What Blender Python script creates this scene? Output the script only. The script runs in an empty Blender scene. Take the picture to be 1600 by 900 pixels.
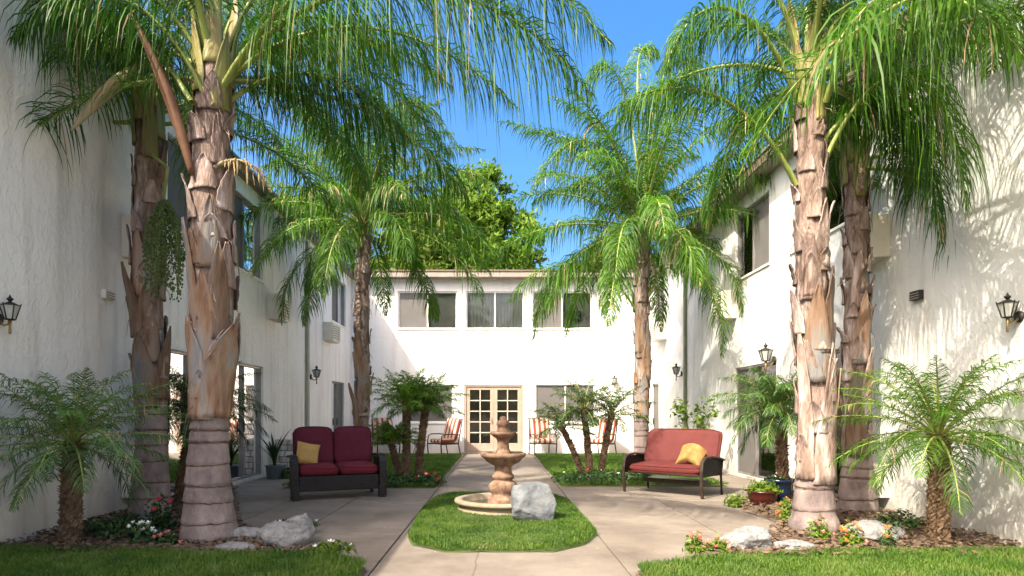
import bpy, math, random
import numpy as np
from mathutils import Vector, Matrix, noise
random.seed(7); np.random.seed(7)
R = math.radians
SC = bpy.context.scene
COL = SC.collection

# ------------------------------------------------------------------ camera, sky, sun, exposure
EYE, F, VX, VY = 1.3, 1000.0, 778.0, 646.0
cam = bpy.data.cameras.new('camera'); camo = bpy.data.objects.new('camera', cam); COL.objects.link(camo)
camo.location = (0, 0, EYE); camo.rotation_euler = (R(90), 0, 0)
cam.sensor_width = 36; cam.lens = 36 * F / 1600
cam.shift_x = (800 - VX) / 1600; cam.shift_y = (VY - 450) / 1600
cam.clip_start = 0.05; cam.clip_end = 1500
SC.camera = camo
SL = Vector((1.0, 1.15, -1.6)).normalized()          # direction in which sunlight travels
world = bpy.data.worlds.new("World"); SC.world = world; world.use_nodes = True
wn = world.node_tree.nodes; wl = world.node_tree.links
sky = wn.new('ShaderNodeTexSky'); sky.sky_type = 'NISHITA'; sky.sun_disc = False
sky.sun_elevation = math.asin(-SL.z); sky.sun_rotation = math.atan2(-SL.x, -SL.y) % (2 * math.pi)
sky.ozone_density = 3.5; sky.dust_density = 7.0; sky.air_density = .85
hs = wn.new('ShaderNodeHueSaturation'); hs.inputs['Saturation'].default_value = 1.45
wl.new(sky.outputs[0], hs.inputs['Color']); wl.new(hs.outputs[0], wn['Background'].inputs[0])
wn['Background'].inputs[1].default_value = 0.15
sun = bpy.data.lights.new('sun', 'SUN'); sun.energy = 2.8; sun.angle = R(0.4); sun.color = (1, .965, .90)
suno = bpy.data.objects.new('sun', sun); COL.objects.link(suno)
suno.rotation_euler = SL.to_track_quat('-Z', 'Y').to_euler()
SC.view_settings.view_transform = 'Standard'; SC.view_settings.look = 'None'
SC.view_settings.exposure = 1.8; SC.view_settings.gamma = 1.0
SC.view_settings.use_white_balance = True; SC.view_settings.white_balance_temperature = 7400; SC.view_settings.white_balance_tint = 9

# ------------------------------------------------------------------ materials
MATS = {}
def mat(name, cols, scale=5.0, rough=.8, bump=0.0, bscale=None, bdist=.01, stretch=(1, 1, 1), detail=5, metal=0, transl=0,
        spec=.3, coord='Object', rnd=0.0, bumps=()):
    """procedural material: noise ramp over cols, optional bump layers, leaf translucency, per-object variation"""
    m = bpy.data.materials.new(name); m.use_nodes = True; nt = m.node_tree; N = nt.nodes; L = nt.links
    p = N['Principled BSDF']; p.inputs['Roughness'].default_value = rough; p.inputs['Metallic'].default_value = metal
    p.inputs['Specular IOR Level'].default_value = spec
    tc = N.new('ShaderNodeTexCoord'); mp = N.new('ShaderNodeMapping'); mp.inputs['Scale'].default_value = stretch
    L.new(tc.outputs[coord], mp.inputs[0])
    nz = N.new('ShaderNodeTexNoise'); nz.inputs['Scale'].default_value = scale; nz.inputs['Detail'].default_value = detail
    nz.inputs['Roughness'].default_value = .62
    L.new(mp.outputs[0], nz.inputs['Vector'])
    cr = N.new('ShaderNodeValToRGB'); e = cr.color_ramp.elements
    while len(e) < len(cols): e.new(.5)
    for i, c in enumerate(cols):
        e[i].position = .28 + .44 * i / max(1, len(cols) - 1); e[i].color = (*c, 1)
    L.new(nz.outputs[0], cr.inputs[0]); out = cr.outputs[0]
    if rnd:
        oi = N.new('ShaderNodeObjectInfo'); h = N.new('ShaderNodeHueSaturation')
        mr = N.new('ShaderNodeMapRange'); mr.inputs[3].default_value = 1 - rnd; mr.inputs[4].default_value = 1 + rnd
        L.new(oi.outputs['Random'], mr.inputs[0]); L.new(mr.outputs[0], h.inputs['Value']); L.new(out, h.inputs['Color']); out = h.outputs[0]
    L.new(out, p.inputs['Base Color'])
    last = None
    layers = list(bumps) + ([(bscale or scale * 4, bump, bdist, 'noise')] if bump else [])
    for (bs, st, di, kind) in layers:
        if kind == 'noise':
            t = N.new('ShaderNodeTexNoise'); t.inputs['Scale'].default_value = bs; t.inputs['Detail'].default_value = 6; o = t.outputs[0]
        elif kind == 'vor':
            t = N.new('ShaderNodeTexVoronoi'); t.inputs['Scale'].default_value = bs; o = t.outputs['Distance']
        else:
            t = N.new('ShaderNodeTexWave'); t.inputs['Scale'].default_value = bs; t.inputs['Distortion'].default_value = 6
            t.inputs['Detail'].default_value = 3; t.bands_direction = 'Z'; o = t.outputs[0]
        L.new(mp.outputs[0], t.inputs['Vector'])
        b = N.new('ShaderNodeBump'); b.inputs['Strength'].default_value = st; b.inputs['Distance'].default_value = di
        L.new(o, b.inputs['Height'])
        if last: L.new(last, b.inputs['Normal'])
        last = b.outputs[0]
    if last: L.new(last, p.inputs['Normal'])
    if transl:
        tr = N.new('ShaderNodeBsdfTranslucent'); mx = N.new('ShaderNodeMixShader'); mx.inputs[0].default_value = transl
        g = N.new('ShaderNodeMixRGB'); g.blend_type = 'MULTIPLY'; g.inputs[0].default_value = 1; g.inputs[2].default_value = (1.15, 1.5, .6, 1)
        L.new(out, g.inputs[1]); L.new(g.outputs[0], tr.inputs[0])
        L.new(p.outputs[0], mx.inputs[1]); L.new(tr.outputs[0], mx.inputs[2]); L.new(mx.outputs[0], N['Material Output'].inputs[0])
    MATS[name] = m; return m

def stucco(name, cols):
    m = mat(name, cols, scale=.9, rough=.92, spec=.15, bumps=[(3.5, .3, .03, 'noise'), (26, .4, .012, 'noise')])
    nt = m.node_tree; N = nt.nodes; L = nt.links
    # skip-trowel ridges: thresholded stretched noise
    mp = N.new('ShaderNodeMapping'); mp.inputs['Scale'].default_value = (9, 9, 6); mp.inputs['Rotation'].default_value = (.5, .5, 0)
    tc = [n for n in N if n.type == 'TEX_COORD'][0]; L.new(tc.outputs['Object'], mp.inputs[0])
    t = N.new('ShaderNodeTexNoise'); t.inputs['Scale'].default_value = 1.6; t.inputs['Detail'].default_value = 3; L.new(mp.outputs[0], t.inputs[0])
    r = N.new('ShaderNodeValToRGB'); r.color_ramp.elements[0].position = .47; r.color_ramp.elements[1].position = .56
    L.new(t.outputs[0], r.inputs[0])
    b = N.new('ShaderNodeBump'); b.inputs['Strength'].default_value = .5 if name == 'stucco_left' else .3; b.inputs['Distance'].default_value = .010
    p = N['Principled BSDF']; prev = p.inputs['Normal'].links[0].from_socket
    L.new(r.outputs[0], b.inputs['Height']); L.new(prev, b.inputs['Normal']); L.new(b.outputs[0], p.inputs['Normal'])
    # soil splashed on the foot of the wall, grime streaks running down
    sx = N.new('ShaderNodeSeparateXYZ'); L.new(tc.outputs['Object'], sx.inputs[0])
    n2 = N.new('ShaderNodeTexNoise'); n2.inputs['Scale'].default_value = 3; n2.inputs['Detail'].default_value = 8; L.new(tc.outputs['Object'], n2.inputs[0])
    mr = N.new('ShaderNodeMapRange'); mr.inputs[1].default_value = .75; mr.inputs[2].default_value = 0; L.new(sx.outputs[2], mr.inputs[0])
    a = N.new('ShaderNodeMath'); a.operation = 'MULTIPLY'; L.new(mr.outputs[0], a.inputs[0]); L.new(n2.outputs[0], a.inputs[1])
    mp2 = N.new('ShaderNodeMapping'); mp2.inputs['Scale'].default_value = (3.5, 3.5, .3); L.new(tc.outputs['Object'], mp2.inputs[0])
    n3 = N.new('ShaderNodeTexNoise'); n3.inputs['Scale'].default_value = 1.2; n3.inputs['Detail'].default_value = 7; L.new(mp2.outputs[0], n3.inputs[0])
    r3 = N.new('ShaderNodeMapRange'); r3.inputs[1].default_value = .52; r3.inputs[2].default_value = .8; r3.inputs[4].default_value = .5; L.new(n3.outputs[0], r3.inputs[0])
    ad = N.new('ShaderNodeMath'); ad.operation = 'ADD'; ad.use_clamp = True; L.new(a.outputs[0], ad.inputs[0]); L.new(r3.outputs[0], ad.inputs[1])
    base = p.inputs['Base Color'].links[0].from_socket
    mx = N.new('ShaderNodeMixRGB'); mx.inputs[2].default_value = (.34, .29, .22, 1) if name != 'stucco_rear' else (.6, .57, .52, 1); L.new(ad.outputs[0], mx.inputs[0]); L.new(base, mx.inputs[1]); L.new(mx.outputs[0], p.inputs['Base Color'])
    return m

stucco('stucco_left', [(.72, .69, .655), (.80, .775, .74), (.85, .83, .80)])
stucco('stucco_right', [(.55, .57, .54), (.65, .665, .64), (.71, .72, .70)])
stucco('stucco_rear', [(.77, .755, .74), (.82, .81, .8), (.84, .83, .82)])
mat('fascia', [(.10, .075, .055), (.17, .13, .10)], 3, .7, stretch=(1, 1, 6))
mat('soffit', [(.22, .19, .16), (.30, .26, .22)], 3, .8)
mat('roofing', [(.16, .14, .125), (.26, .23, .2)], 8, .95, .4, 60, .01)
mat('alu', [(.22, .21, .2), (.3, .29, .28)], 4, .45, metal=.5)
mat('white_trim', [(.72, .71, .68), (.8, .79, .77)], 4, .5)
mat('screen', [(0.1054, 0.1023, 0.0992), (0.1364, 0.1302, 0.1271)], 2, .75)
mat('curtain', [(.42, .40, .36), (.55, .53, .48)], 3, .9, stretch=(1, 1, .1))
mat('curtain_light', [(.72, .70, .66), (.8, .79, .76)], 3, .9, stretch=(1, 1, .1))
mat('room_dark', [(0.1496, 0.1425, 0.109), (0.3292, 0.2993, 0.218)], 1.5, .9)
mat('olive_blind', [(0.32, 0.3104, 0.264), (0.432, 0.4035, 0.352)], 2, .9)
mat('rose_paint', [(0.3533, 0.2609, 0.2105), (0.421, 0.3241, 0.2631)], 4, .55, .1, 40, .002)
mat('cream_paint', [(0.465, 0.4125, 0.345), (0.525, 0.4725, 0.405)], 4, .5)
mat('downspout_paint', [(.33, .34, .27), (.42, .42, .34)], 3, .6)
mat('downspout_dark', [(.12, .15, .10), (.2, .22, .16)], 3, .6)
mat('ac_case', [(.62, .58, .50), (.72, .69, .61)], 5, .55)
mat('ac_grille', [(.2, .19, .17), (.3, .28, .25)], 5, .6)
mat('black_iron', [(.012, .012, .012), (.04, .035, .03)], 12, .5, .2, 60, .002)
mat('brass', [(.22, .14, .05), (.35, .25, .12)], 12, .4, metal=.6)
mat('lamp_glass', [(.35, .36, .33), (.48, .48, .44)], 8, .2, spec=.6)
mat('concrete', [(0.1543, 0.1288, 0.1082), (0.2098, 0.1797, 0.1479), (0.2375, 0.2037, 0.1678)], 1.3, .9, .25, 60, .006, detail=9, rnd=.05, coord='Generated' if 0 else 'Object')
_m = MATS['concrete']; _N = _m.node_tree.nodes; _L = _m.node_tree.links; _p = _N['Principled BSDF']; _b = _p.inputs['Base Color'].links[0].from_socket
_tc = _N.new('ShaderNodeTexCoord'); _v = _N.new('ShaderNodeTexNoise'); _v.inputs['Scale'].default_value = .55; _v.inputs['Detail'].default_value = 12; _v.inputs['Roughness'].default_value = .75; _L.new(_tc.outputs['Object'], _v.inputs[0])
_r = _N.new('ShaderNodeValToRGB'); _r.color_ramp.elements[0].position = .36; _r.color_ramp.elements[0].color = (.5, .46, .45, 1); _r.color_ramp.elements[1].position = .58; _r.color_ramp.elements[1].color = (1, 1, 1, 1); _L.new(_v.outputs[0], _r.inputs[0])
_w = _N.new('ShaderNodeTexVoronoi'); _w.feature = 'DISTANCE_TO_EDGE'; _w.inputs['Scale'].default_value = .42
_d = _N.new('ShaderNodeMixRGB'); _d.inputs[0].default_value = .12; _n = _N.new('ShaderNodeTexNoise'); _n.inputs['Scale'].default_value = 2.2; _n.inputs['Detail'].default_value = 6; _L.new(_tc.outputs['Object'], _n.inputs[0]); _L.new(_tc.outputs['Object'], _d.inputs[1]); _L.new(_n.outputs['Color'], _d.inputs[2]); _L.new(_d.outputs[0], _w.inputs[0])
_c = _N.new('ShaderNodeValToRGB'); _c.color_ramp.elements[0].position = .0; _c.color_ramp.elements[0].color = (.38, .36, .35, 1); _c.color_ramp.elements[1].position = .004; _c.color_ramp.elements[1].color = (1, 1, 1, 1); _L.new(_w.outputs['Distance'], _c.inputs[0])
_x = _N.new('ShaderNodeMixRGB'); _x.blend_type = 'MULTIPLY'; _x.inputs[0].default_value = .75; _L.new(_b, _x.inputs[1]); _L.new(_r.outputs[0], _x.inputs[2])
_y = _N.new('ShaderNodeMixRGB'); _y.blend_type = 'MULTIPLY'; _y.inputs[0].default_value = .7; _L.new(_x.outputs[0], _y.inputs[1]); _L.new(_c.outputs[0], _y.inputs[2]); _L.new(_y.outputs[0], _p.inputs['Base Color'])
mat('joint', [(.07, .06, .055), (.12, .1, .09)], 8, .95)
mat('earth', [(0.072, 0.048, 0.032), (0.128, 0.092, 0.064), (0.176, 0.128, 0.092)], 6, .95, .6, 40, .02, detail=9)
mat('thatch', [(.035, .06, .012), (.07, .10, .025)], 9, .95, .4, 60, .01)
mat('grass_blade', [(0.0223, 0.0578, 0.007344), (0.05018, 0.1156, 0.01224), (0.08364, 0.153, 0.01836), (0.145, 0.1768, 0.05508)], 2.6, .55, transl=.3, detail=8)
mat('trunk_ring', [(0.0748, 0.0572, 0.0572), (0.1584, 0.1232, 0.1188), (0.2288, 0.1804, 0.1672), (0.3168, 0.2904, 0.264)], 4.5, .88, .8, 34, .012, stretch=(1, 1, .6), detail=10, bumps=[(9, .5, .02, 'noise')])
mat('trunk_fibre', [(0.03704, 0.02625, 0.02293), (0.1482, 0.09844, 0.07883), (0.2963, 0.2231, 0.1863), (0.5433, 0.525, 0.5303)], 5.5, .92, 1.0, 24, .03, stretch=(1.5, 1.5, .45), detail=10)
mat('sheath', [(0.04213, 0.0266, 0.01806), (0.1565, 0.0874, 0.05417), (0.2287, 0.152, 0.1038), (0.1986, 0.19, 0.1806), (0.1324, 0.1368, 0.1535)], 3.6, .8, .8, 26, .015, stretch=(1.9, 1.9, .3), detail=9, rnd=.4)
mat('boot_grey', [(0.0449, 0.03111, 0.02525), (0.1796, 0.1232, 0.0982), (0.3335, 0.2592, 0.2314), (0.5388, 0.4925, 0.491)], 5, .92, 1.0, 28, .02, stretch=(1.5, 1.5, .35), detail=10, rnd=.3)
mat('mulch_chips', [(.04, .025, .016), (.11, .07, .045), (.2, .14, .095)], 14, .95)
mat('sheath_green', [(0.105, 0.1283, 0.03375), (0.195, 0.1823, 0.06075), (0.255, 0.162, 0.081)], 3, .5, .2, 30, .005, stretch=(1, 1, .3), rnd=.15)
mat('rachis', [(.16, .22, .05), (.30, .34, .10)], 5, .45)
mat('frond', [(0.01717, 0.06078, 0.008584), (0.03433, 0.1073, 0.01048), (0.06865, 0.1573, 0.0143)], 2.2, .5, transl=.34, rnd=.28, spec=.3, detail=3)
mat('frond_bright', [(0.02676, 0.08346, 0.006995), (0.05352, 0.1431, 0.009621), (0.09731, 0.1908, 0.01749)], 2.2, .5, transl=.4, rnd=.2, spec=.3, detail=3)
mat('frond_dry', [(.22, .15, .08), (.4, .3, .17)], 4, .8, transl=.2)
mat('pygmy_frond', [(0.03167, 0.0891, 0.01968), (0.05543, 0.1426, 0.02296), (0.09501, 0.1871, 0.03281)], 4, .4, transl=.3, rnd=.25, spec=.5)
mat('pygmy_trunk', [(.05, .032, .02), (.12, .075, .045), (.22, .15, .095)], 12, .95, .9, 30, .02)
mat('berry', [(.06, .11, .03), (.14, .2, .06)], 9, .5)
mat('spathe', [(0.2, 0.1625, 0.0875), (0.3375, 0.275, 0.1625)], 3, .7, .4, 25, .006, stretch=(1, 1, .3))
mat('spathe_red', [(0.09702, 0.03773, 0.01886), (0.1676, 0.08624, 0.04851)], 4, .7, .5, 20, .01)
mat('leaf_dark', [(0.0144, 0.042, 0.012), (0.036, 0.084, 0.02)], 6, .5, transl=.25, rnd=.2)
mat('leaf_bright', [(0.068, 0.1292, 0.0136), (0.136, 0.2176, 0.0238)], 6, .45, transl=.35, rnd=.2)
mat('tree_leaf', [(0.05235, 0.08973, 0.01495), (0.1047, 0.157, 0.02244), (0.1795, 0.2318, 0.04114)], .5, .6, transl=.35, detail=6)
mat('tree_leaf_yellow', [(0.05897, 0.1178, 0.01194), (0.1081, 0.194, 0.02088), (0.1572, 0.2493, 0.0358)], .6, .6, transl=.35, detail=6)
mat('bark', [(.07, .05, .035), (.16, .12, .09)], 5, .95, .7, 20, .03, stretch=(1, 1, .3))
mat('flower_red', [(.55, .02, .03), (.7, .05, .05)], 9, .6, transl=.2)
mat('flower_white', [(.75, .74, .7), (.82, .8, .78)], 9, .6, transl=.2)
mat('flower_pink', [(0.465, 0.12, 0.105), (0.5625, 0.24, 0.195)], 9, .6, transl=.2)
mat('flower_orange', [(0.42, 0.098, 0.021), (0.504, 0.182, 0.056)], 9, .6, transl=.2)
mat('burgundy', [(0.075, 0.0072, 0.0192), (0.096, 0.0108, 0.0252)], 7, .85, .3, 260, .002)
mat('burgundy_seat', [(0.1088, 0.00896, 0.01792), (0.1344, 0.0128, 0.02304)], 7, .85, .3, 260, .002)
mat('rose_fabric', [(0.09332, 0.01968, 0.0187), (0.1182, 0.02863, 0.02549)], 7, .85, .3, 260, .002)
mat('rose_fabric_seat', [(0.0843, 0.01355, 0.01287), (0.1084, 0.02107, 0.0186)], 7, .85, .3, 260, .002)
mat('mustard', [(0.357, 0.2125, 0.068), (0.442, 0.2805, 0.102)], 8, .85, .3, 260, .002)
mat('mustard_dark', [(0.1904, 0.1011, 0.02975), (0.3332, 0.2023, 0.0714)], 9, .85, .3, 200, .003)
mat('wicker', [(0.0066, 0.0055, 0.0066), (0.022, 0.0176, 0.0165)], 30, .55, bumps=[(60, .9, .006, 'vor')])
mat('brown_metal', [(.03, .02, .015), (.06, .045, .035)], 9, .4, metal=.3)
mat('fountain_stone', [(0.04215, 0.02706, 0.01873), (0.1592, 0.0918, 0.06089), (0.2529, 0.1594, 0.1077), (0.3373, 0.2706, 0.1967)], 9, .8, .6, 50, .01, detail=10)
mat('basin_stone', [(0.2124, 0.1618, 0.107), (0.263, 0.2109, 0.1489), (0.3034, 0.26, 0.1954)], 5, .85, .4, 50, .006, detail=8)
mat('dark_water', [(.03, .03, .022), (.05, .045, .03)], 3, .08, .15, 8, .01, spec=.6)
mat('boulder', [(0.06688, 0.07744, 0.08704), (0.1138, 0.1267, 0.1378), (0.1672, 0.1795, 0.1886), (0.1338, 0.1267, 0.1233)], 4.5, .85, .8, 14, .03, detail=10)
mat('rock_white', [(0.1044, 0.1079, 0.1148), (0.2017, 0.2017, 0.2017), (0.2574, 0.254, 0.2435)], 11, .9, .9, 34, .025, detail=9, rnd=.1)
mat('planter_stone', [(.28, .24, .2), (.5, .46, .42), (.62, .58, .52)], 7, .9, .5, 30, .01, coord='Object', rnd=.3)
mat('pot_red', [(0.044, 0.006875, 0.0055), (0.066, 0.01238, 0.009625)], 6, .3, spec=.5)
mat('pot_blue', [(0.003, 0.01, 0.0275), (0.0075, 0.02, 0.0475)], 5, .15, spec=.7)
mat('pot_grey', [(.10, .12, .14), (.16, .18, .2)], 5, .5)

def stripes(name, scale):
    m = bpy.data.materials.new(name); m.use_nodes = True; N = m.node_tree.nodes; L = m.node_tree.links
    p = N['Principled BSDF']; p.inputs['Roughness'].default_value = .85
    tc = N.new('ShaderNodeTexCoord'); sx = N.new('ShaderNodeSeparateXYZ'); L.new(tc.outputs['Object'], sx.inputs[0])
    a = N.new('ShaderNodeMath'); a.operation = 'MULTIPLY_ADD'; a.inputs[1].default_value = scale; a.inputs[2].default_value = 20.2
    L.new(sx.outputs[0], a.inputs[0]); f = N.new('ShaderNodeMath'); f.operation = 'FRACT'; L.new(a.outputs[0], f.inputs[0])
    c = N.new('ShaderNodeValToRGB'); c.color_ramp.interpolation = 'CONSTANT'; e = c.color_ramp.elements
    e[0].position = 0; e[0].color = (.23, .035, .025, 1); e[1].position = .36; e[1].color = (.5, .44, .36, 1)
    for q, col in ((.5, (.42, .24, .1, 1)), (.58, (.5, .44, .36, 1)), (.86, (.3, .08, .045, 1))):
        z = e.new(q); z.color = col
    L.new(f.outputs[0], c.inputs[0]); L.new(c.outputs[0], p.inputs['Base Color'])
    MATS[name] = m
stripes('striped', 6.5)

def glass(name):
    m = bpy.data.materials.new(name); m.use_nodes = True; N = m.node_tree.nodes; L = m.node_tree.links
    N.remove(N['Principled BSDF'])
    t = N.new('ShaderNodeBsdfTransparent'); t.inputs[0].default_value = (.8, .83, .82, 1)
    g = N.new('ShaderNodeBsdfGlossy'); g.inputs['Roughness'].default_value = .03; g.inputs[0].default_value = (.95, .95, .95, 1)
    f = N.new('ShaderNodeFresnel'); f.inputs[0].default_value = 1.33
    a = N.new('ShaderNodeMath'); a.operation = 'ADD'; a.inputs[1].default_value = .02; L.new(f.outputs[0], a.inputs[0])
    # slight waviness of old panes
    tc = N.new('ShaderNodeTexCoord'); nz = N.new('ShaderNodeTexNoise'); nz.inputs['Scale'].default_value = 1.5; L.new(tc.outputs['Object'], nz.inputs[0])
    b = N.new('ShaderNodeBump'); b.inputs['Strength'].default_value = .06; b.inputs['Distance'].default_value = .05; L.new(nz.outputs[0], b.inputs['Height']); L.new(b.outputs[0], g.inputs['Normal'])
    mx = N.new('ShaderNodeMixShader'); L.new(a.outputs[0], mx.inputs[0]); L.new(t.outputs[0], mx.inputs[1]); L.new(g.outputs[0], mx.inputs[2])
    L.new(mx.outputs[0], N['Material Output'].inputs[0]); MATS[name] = m
glass('glass')

# ------------------------------------------------------------------ object helpers
def link(name, me, parent=None, smooth=False):
    o = bpy.data.objects.new(name, me); COL.objects.link(o)
    if parent is not None: o.parent = parent
    if smooth and me: me.polygons.foreach_set('use_smooth', [True] * len(me.polygons))
    return o
def tag(o, label=None, cat=None, group=None, kind=None):
    if label: o['label'] = label
    if cat: o['category'] = cat
    if group: o['group'] = group
    if kind: o['kind'] = kind
    return o
def empty(name, loc=(0, 0, 0), rz=0, **k):
    o = bpy.data.objects.new(name, None); COL.objects.link(o); o.location = loc; o.rotation_euler = (0, 0, rz); o.empty_display_size = .1
    return tag(o, **k)

class MB:
    """collects shapes; build() links them as ONE mesh object"""
    def __init__(s): s.v = []; s.f = []; s.m = []; s.sm = []
    def add(s, vs, fs, mi=0, smooth=False):
        k = len(s.v); s.v += [tuple(v) for v in vs]; s.f += [tuple(i + k for i in f) for f in fs]
        s.m += [mi] * len(fs); s.sm += [smooth] * len(fs); return s
    def box(s, c, d, rot=None, mi=0):
        vs = [Vector((x * d[0] / 2, y * d[1] / 2, z * d[2] / 2)) for x in (-1, 1) for y in (-1, 1) for z in (-1, 1)]
        if rot: M = rot if isinstance(rot, Matrix) else Matrix.Rotation(rot, 3, 'Z'); vs = [M @ v for v in vs]
        return s.add([v + Vector(c) for v in vs], [(0, 1, 3, 2), (4, 6, 7, 5), (0, 4, 5, 1), (2, 3, 7, 6), (0, 2, 6, 4), (1, 5, 7, 3)], mi)
    def tube(s, pts, rad, n=8, mi=0, cap=True, jit=0, smooth=True):
        pts = [Vector(p) for p in pts]; rad = rad if hasattr(rad, '__len__') else [rad] * len(pts); vs = []; fs = []
        prev = None
        for i, p in enumerate(pts):
            t = (pts[min(i + 1, len(pts) - 1)] - pts[max(i - 1, 0)]).normalized()
            a = prev if prev is not None else (Vector((1, 0, 0)) if abs(t.x) < .8 else Vector((0, 1, 0)))
            a = (a - t * a.dot(t)).normalized(); b = t.cross(a); prev = a
            for k in range(n):
                g = 2 * math.pi * k / n; r = rad[i] * (1 + (random.uniform(-jit, jit) if jit else 0))
                vs.append(p + a * math.cos(g) * r + b * math.sin(g) * r)
        for i in range(len(pts) - 1):
            for k in range(n):
                fs.append((i * n + k, i * n + (k + 1) % n, (i + 1) * n + (k + 1) % n, (i + 1) * n + k))
        if cap: fs.append(tuple(reversed(range(n)))); fs.append(tuple(range((len(pts) - 1) * n, len(pts) * n)))
        return s.add(vs, fs, mi, smooth)
    def lathe(s, prof, n=32, c=(0, 0, 0), mi=0, wob=None):
        vs = []; fs = []
        for (r, z) in prof:
            for k in range(n):
                g = 2 * math.pi * k / n; rr = r * (wob(g, z) if wob else 1)
                vs.append((c[0] + rr * math.cos(g), c[1] + rr * math.sin(g), c[2] + z))
        for i in range(len(prof) - 1):
            for k in range(n):
                fs.append((i * n + k, i * n + (k + 1) % n, (i + 1) * n + (k + 1) % n, (i + 1) * n + k))
        return s.add(vs, fs, mi, True)
    def build(s, name, mats, parent=None, bevel=0, seg=2, solid=0):
        me = bpy.data.meshes.new(name); me.from_pydata(s.v, [], s.f)
        for m in (mats if isinstance(mats, (list, tuple)) else [mats]): me.materials.append(MATS[m])
        me.polygons.foreach_set('material_index', s.m); me.polygons.foreach_set('use_smooth', s.sm); me.update()
        o = link(name, me, parent)
        if solid:
            q = o.modifiers.new('thickness', 'SOLIDIFY'); q.thickness = solid
        if bevel:
            b = o.modifiers.new('edge', 'BEVEL'); b.width = bevel; b.segments = seg; b.limit_method = 'ANGLE'; b.angle_limit = R(40)
        return o

def np_mesh(name, V, Q, mats, parent=None, mi=None, smooth=False):
    me = bpy.data.meshes.new(name)
    V = np.asarray(V, dtype=np.float32).reshape(-1, 3); Q = np.asarray(Q, dtype=np.int32); k = Q.shape[1]
    me.vertices.add(len(V)); me.vertices.foreach_set('co', V.ravel())
    me.loops.add(Q.size); me.loops.foreach_set('vertex_index', Q.ravel())
    me.polygons.add(len(Q)); me.polygons.foreach_set('loop_start', np.arange(0, Q.size, k, dtype=np.int32))
    try: me.polygons.foreach_set('loop_total', np.full(len(Q), k, dtype=np.int32))
    except Exception: pass
    for m in (mats if isinstance(mats, (list, tuple)) else [mats]): me.materials.append(MATS[m])
    if mi is not None: me.polygons.foreach_set('material_index', np.asarray(mi, dtype=np.int32))
    if smooth: me.polygons.foreach_set('use_smooth', np.ones(len(Q), dtype=bool))
    me.update(calc_edges=True); me.validate()
    return link(name, me, parent)

def unit(a): return a / (np.linalg.norm(a, axis=-1, keepdims=True) + 1e-9)
def W(u, v, d): return Vector(((u - VX) * d / F, d, EYE - (v - VY) * d / F))

# ------------------------------------------------------------------ buildings
XL, XR, YB, HW = -4.8, 5.0, 21.0, 5.7
PLf = lambda s, z, n: (XL - n, s, z)
PRf = lambda s, z, n: (XR + n, s, z)
PBf = lambda s, z, n: (s, YB + n, z)
def pbox(mb, P, s0, s1, z0, z1, n0, n1, mi=0):
    v = [P(s, z, n) for s in (s0, s1) for z in (z0, z1) for n in (n0, n1)]
    return mb.add(v, [(0, 1, 3, 2), (4, 6, 7, 5), (0, 4, 5, 1), (2, 3, 7, 6), (0, 2, 6, 4), (1, 5, 7, 3)], mi)

def wall_mesh(P, S0, S1, Z0, Z1, ops, m, parent):
    ss = sorted({S0, S1, *[o[0] for o in ops], *[o[1] for o in ops]}); zs = sorted({Z0, Z1, *[o[2] for o in ops], *[o[3] for o in ops]})
    mb = MB()
    for i in range(len(ss) - 1):
        for j in range(len(zs) - 1):
            cs, cz = (ss[i] + ss[i + 1]) / 2, (zs[j] + zs[j + 1]) / 2
            if any(o[0] < cs < o[1] and o[2] < cz < o[3] for o in ops): continue
            mb.add([P(ss[i], zs[j], 0), P(ss[i + 1], zs[j], 0), P(ss[i + 1], zs[j + 1], 0), P(ss[i], zs[j + 1], 0)], [(0, 1, 2, 3)])
    for (a, b, c, d, *_) in ops:
        for q in (((a, c), (a, d)), ((b, c), (b, d)), ((a, c), (b, c)), ((a, d), (b, d))):
            (s, z), (s2, z2) = q
            mb.add([P(s, z, 0), P(s2, z2, 0), P(s2, z2, .3), P(s, z, .3)], [(0, 1, 2, 3)])
    return mb.build('wall', m, parent)

def curtain(P, s0, s1, z0, z1, n, m, parent, folds=9, name='curtain'):
    mb = MB(); N = folds * 8; vs = []; fs = []
    for i in range(N + 1):
        s = s0 + (s1 - s0) * i / N; w = .025 * math.sin(i / 8 * 2 * math.pi) + .008 * math.sin(i * 1.7)
        vs += [P(s, z0, n + w), P(s, z1, n + w)]
    for i in range(N): fs.append((2 * i, 2 * i + 2, 2 * i + 3, 2 * i + 1))
    mb.add(vs, fs, 0, True); return mb.build(name, m, parent)
def backing(P, s0, s1, z0, z1, n, m, parent, name='room'):
    return pbox(MB(), P, s0, s1, z0, z1, n, n + .02).build(name, m, parent)

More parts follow.
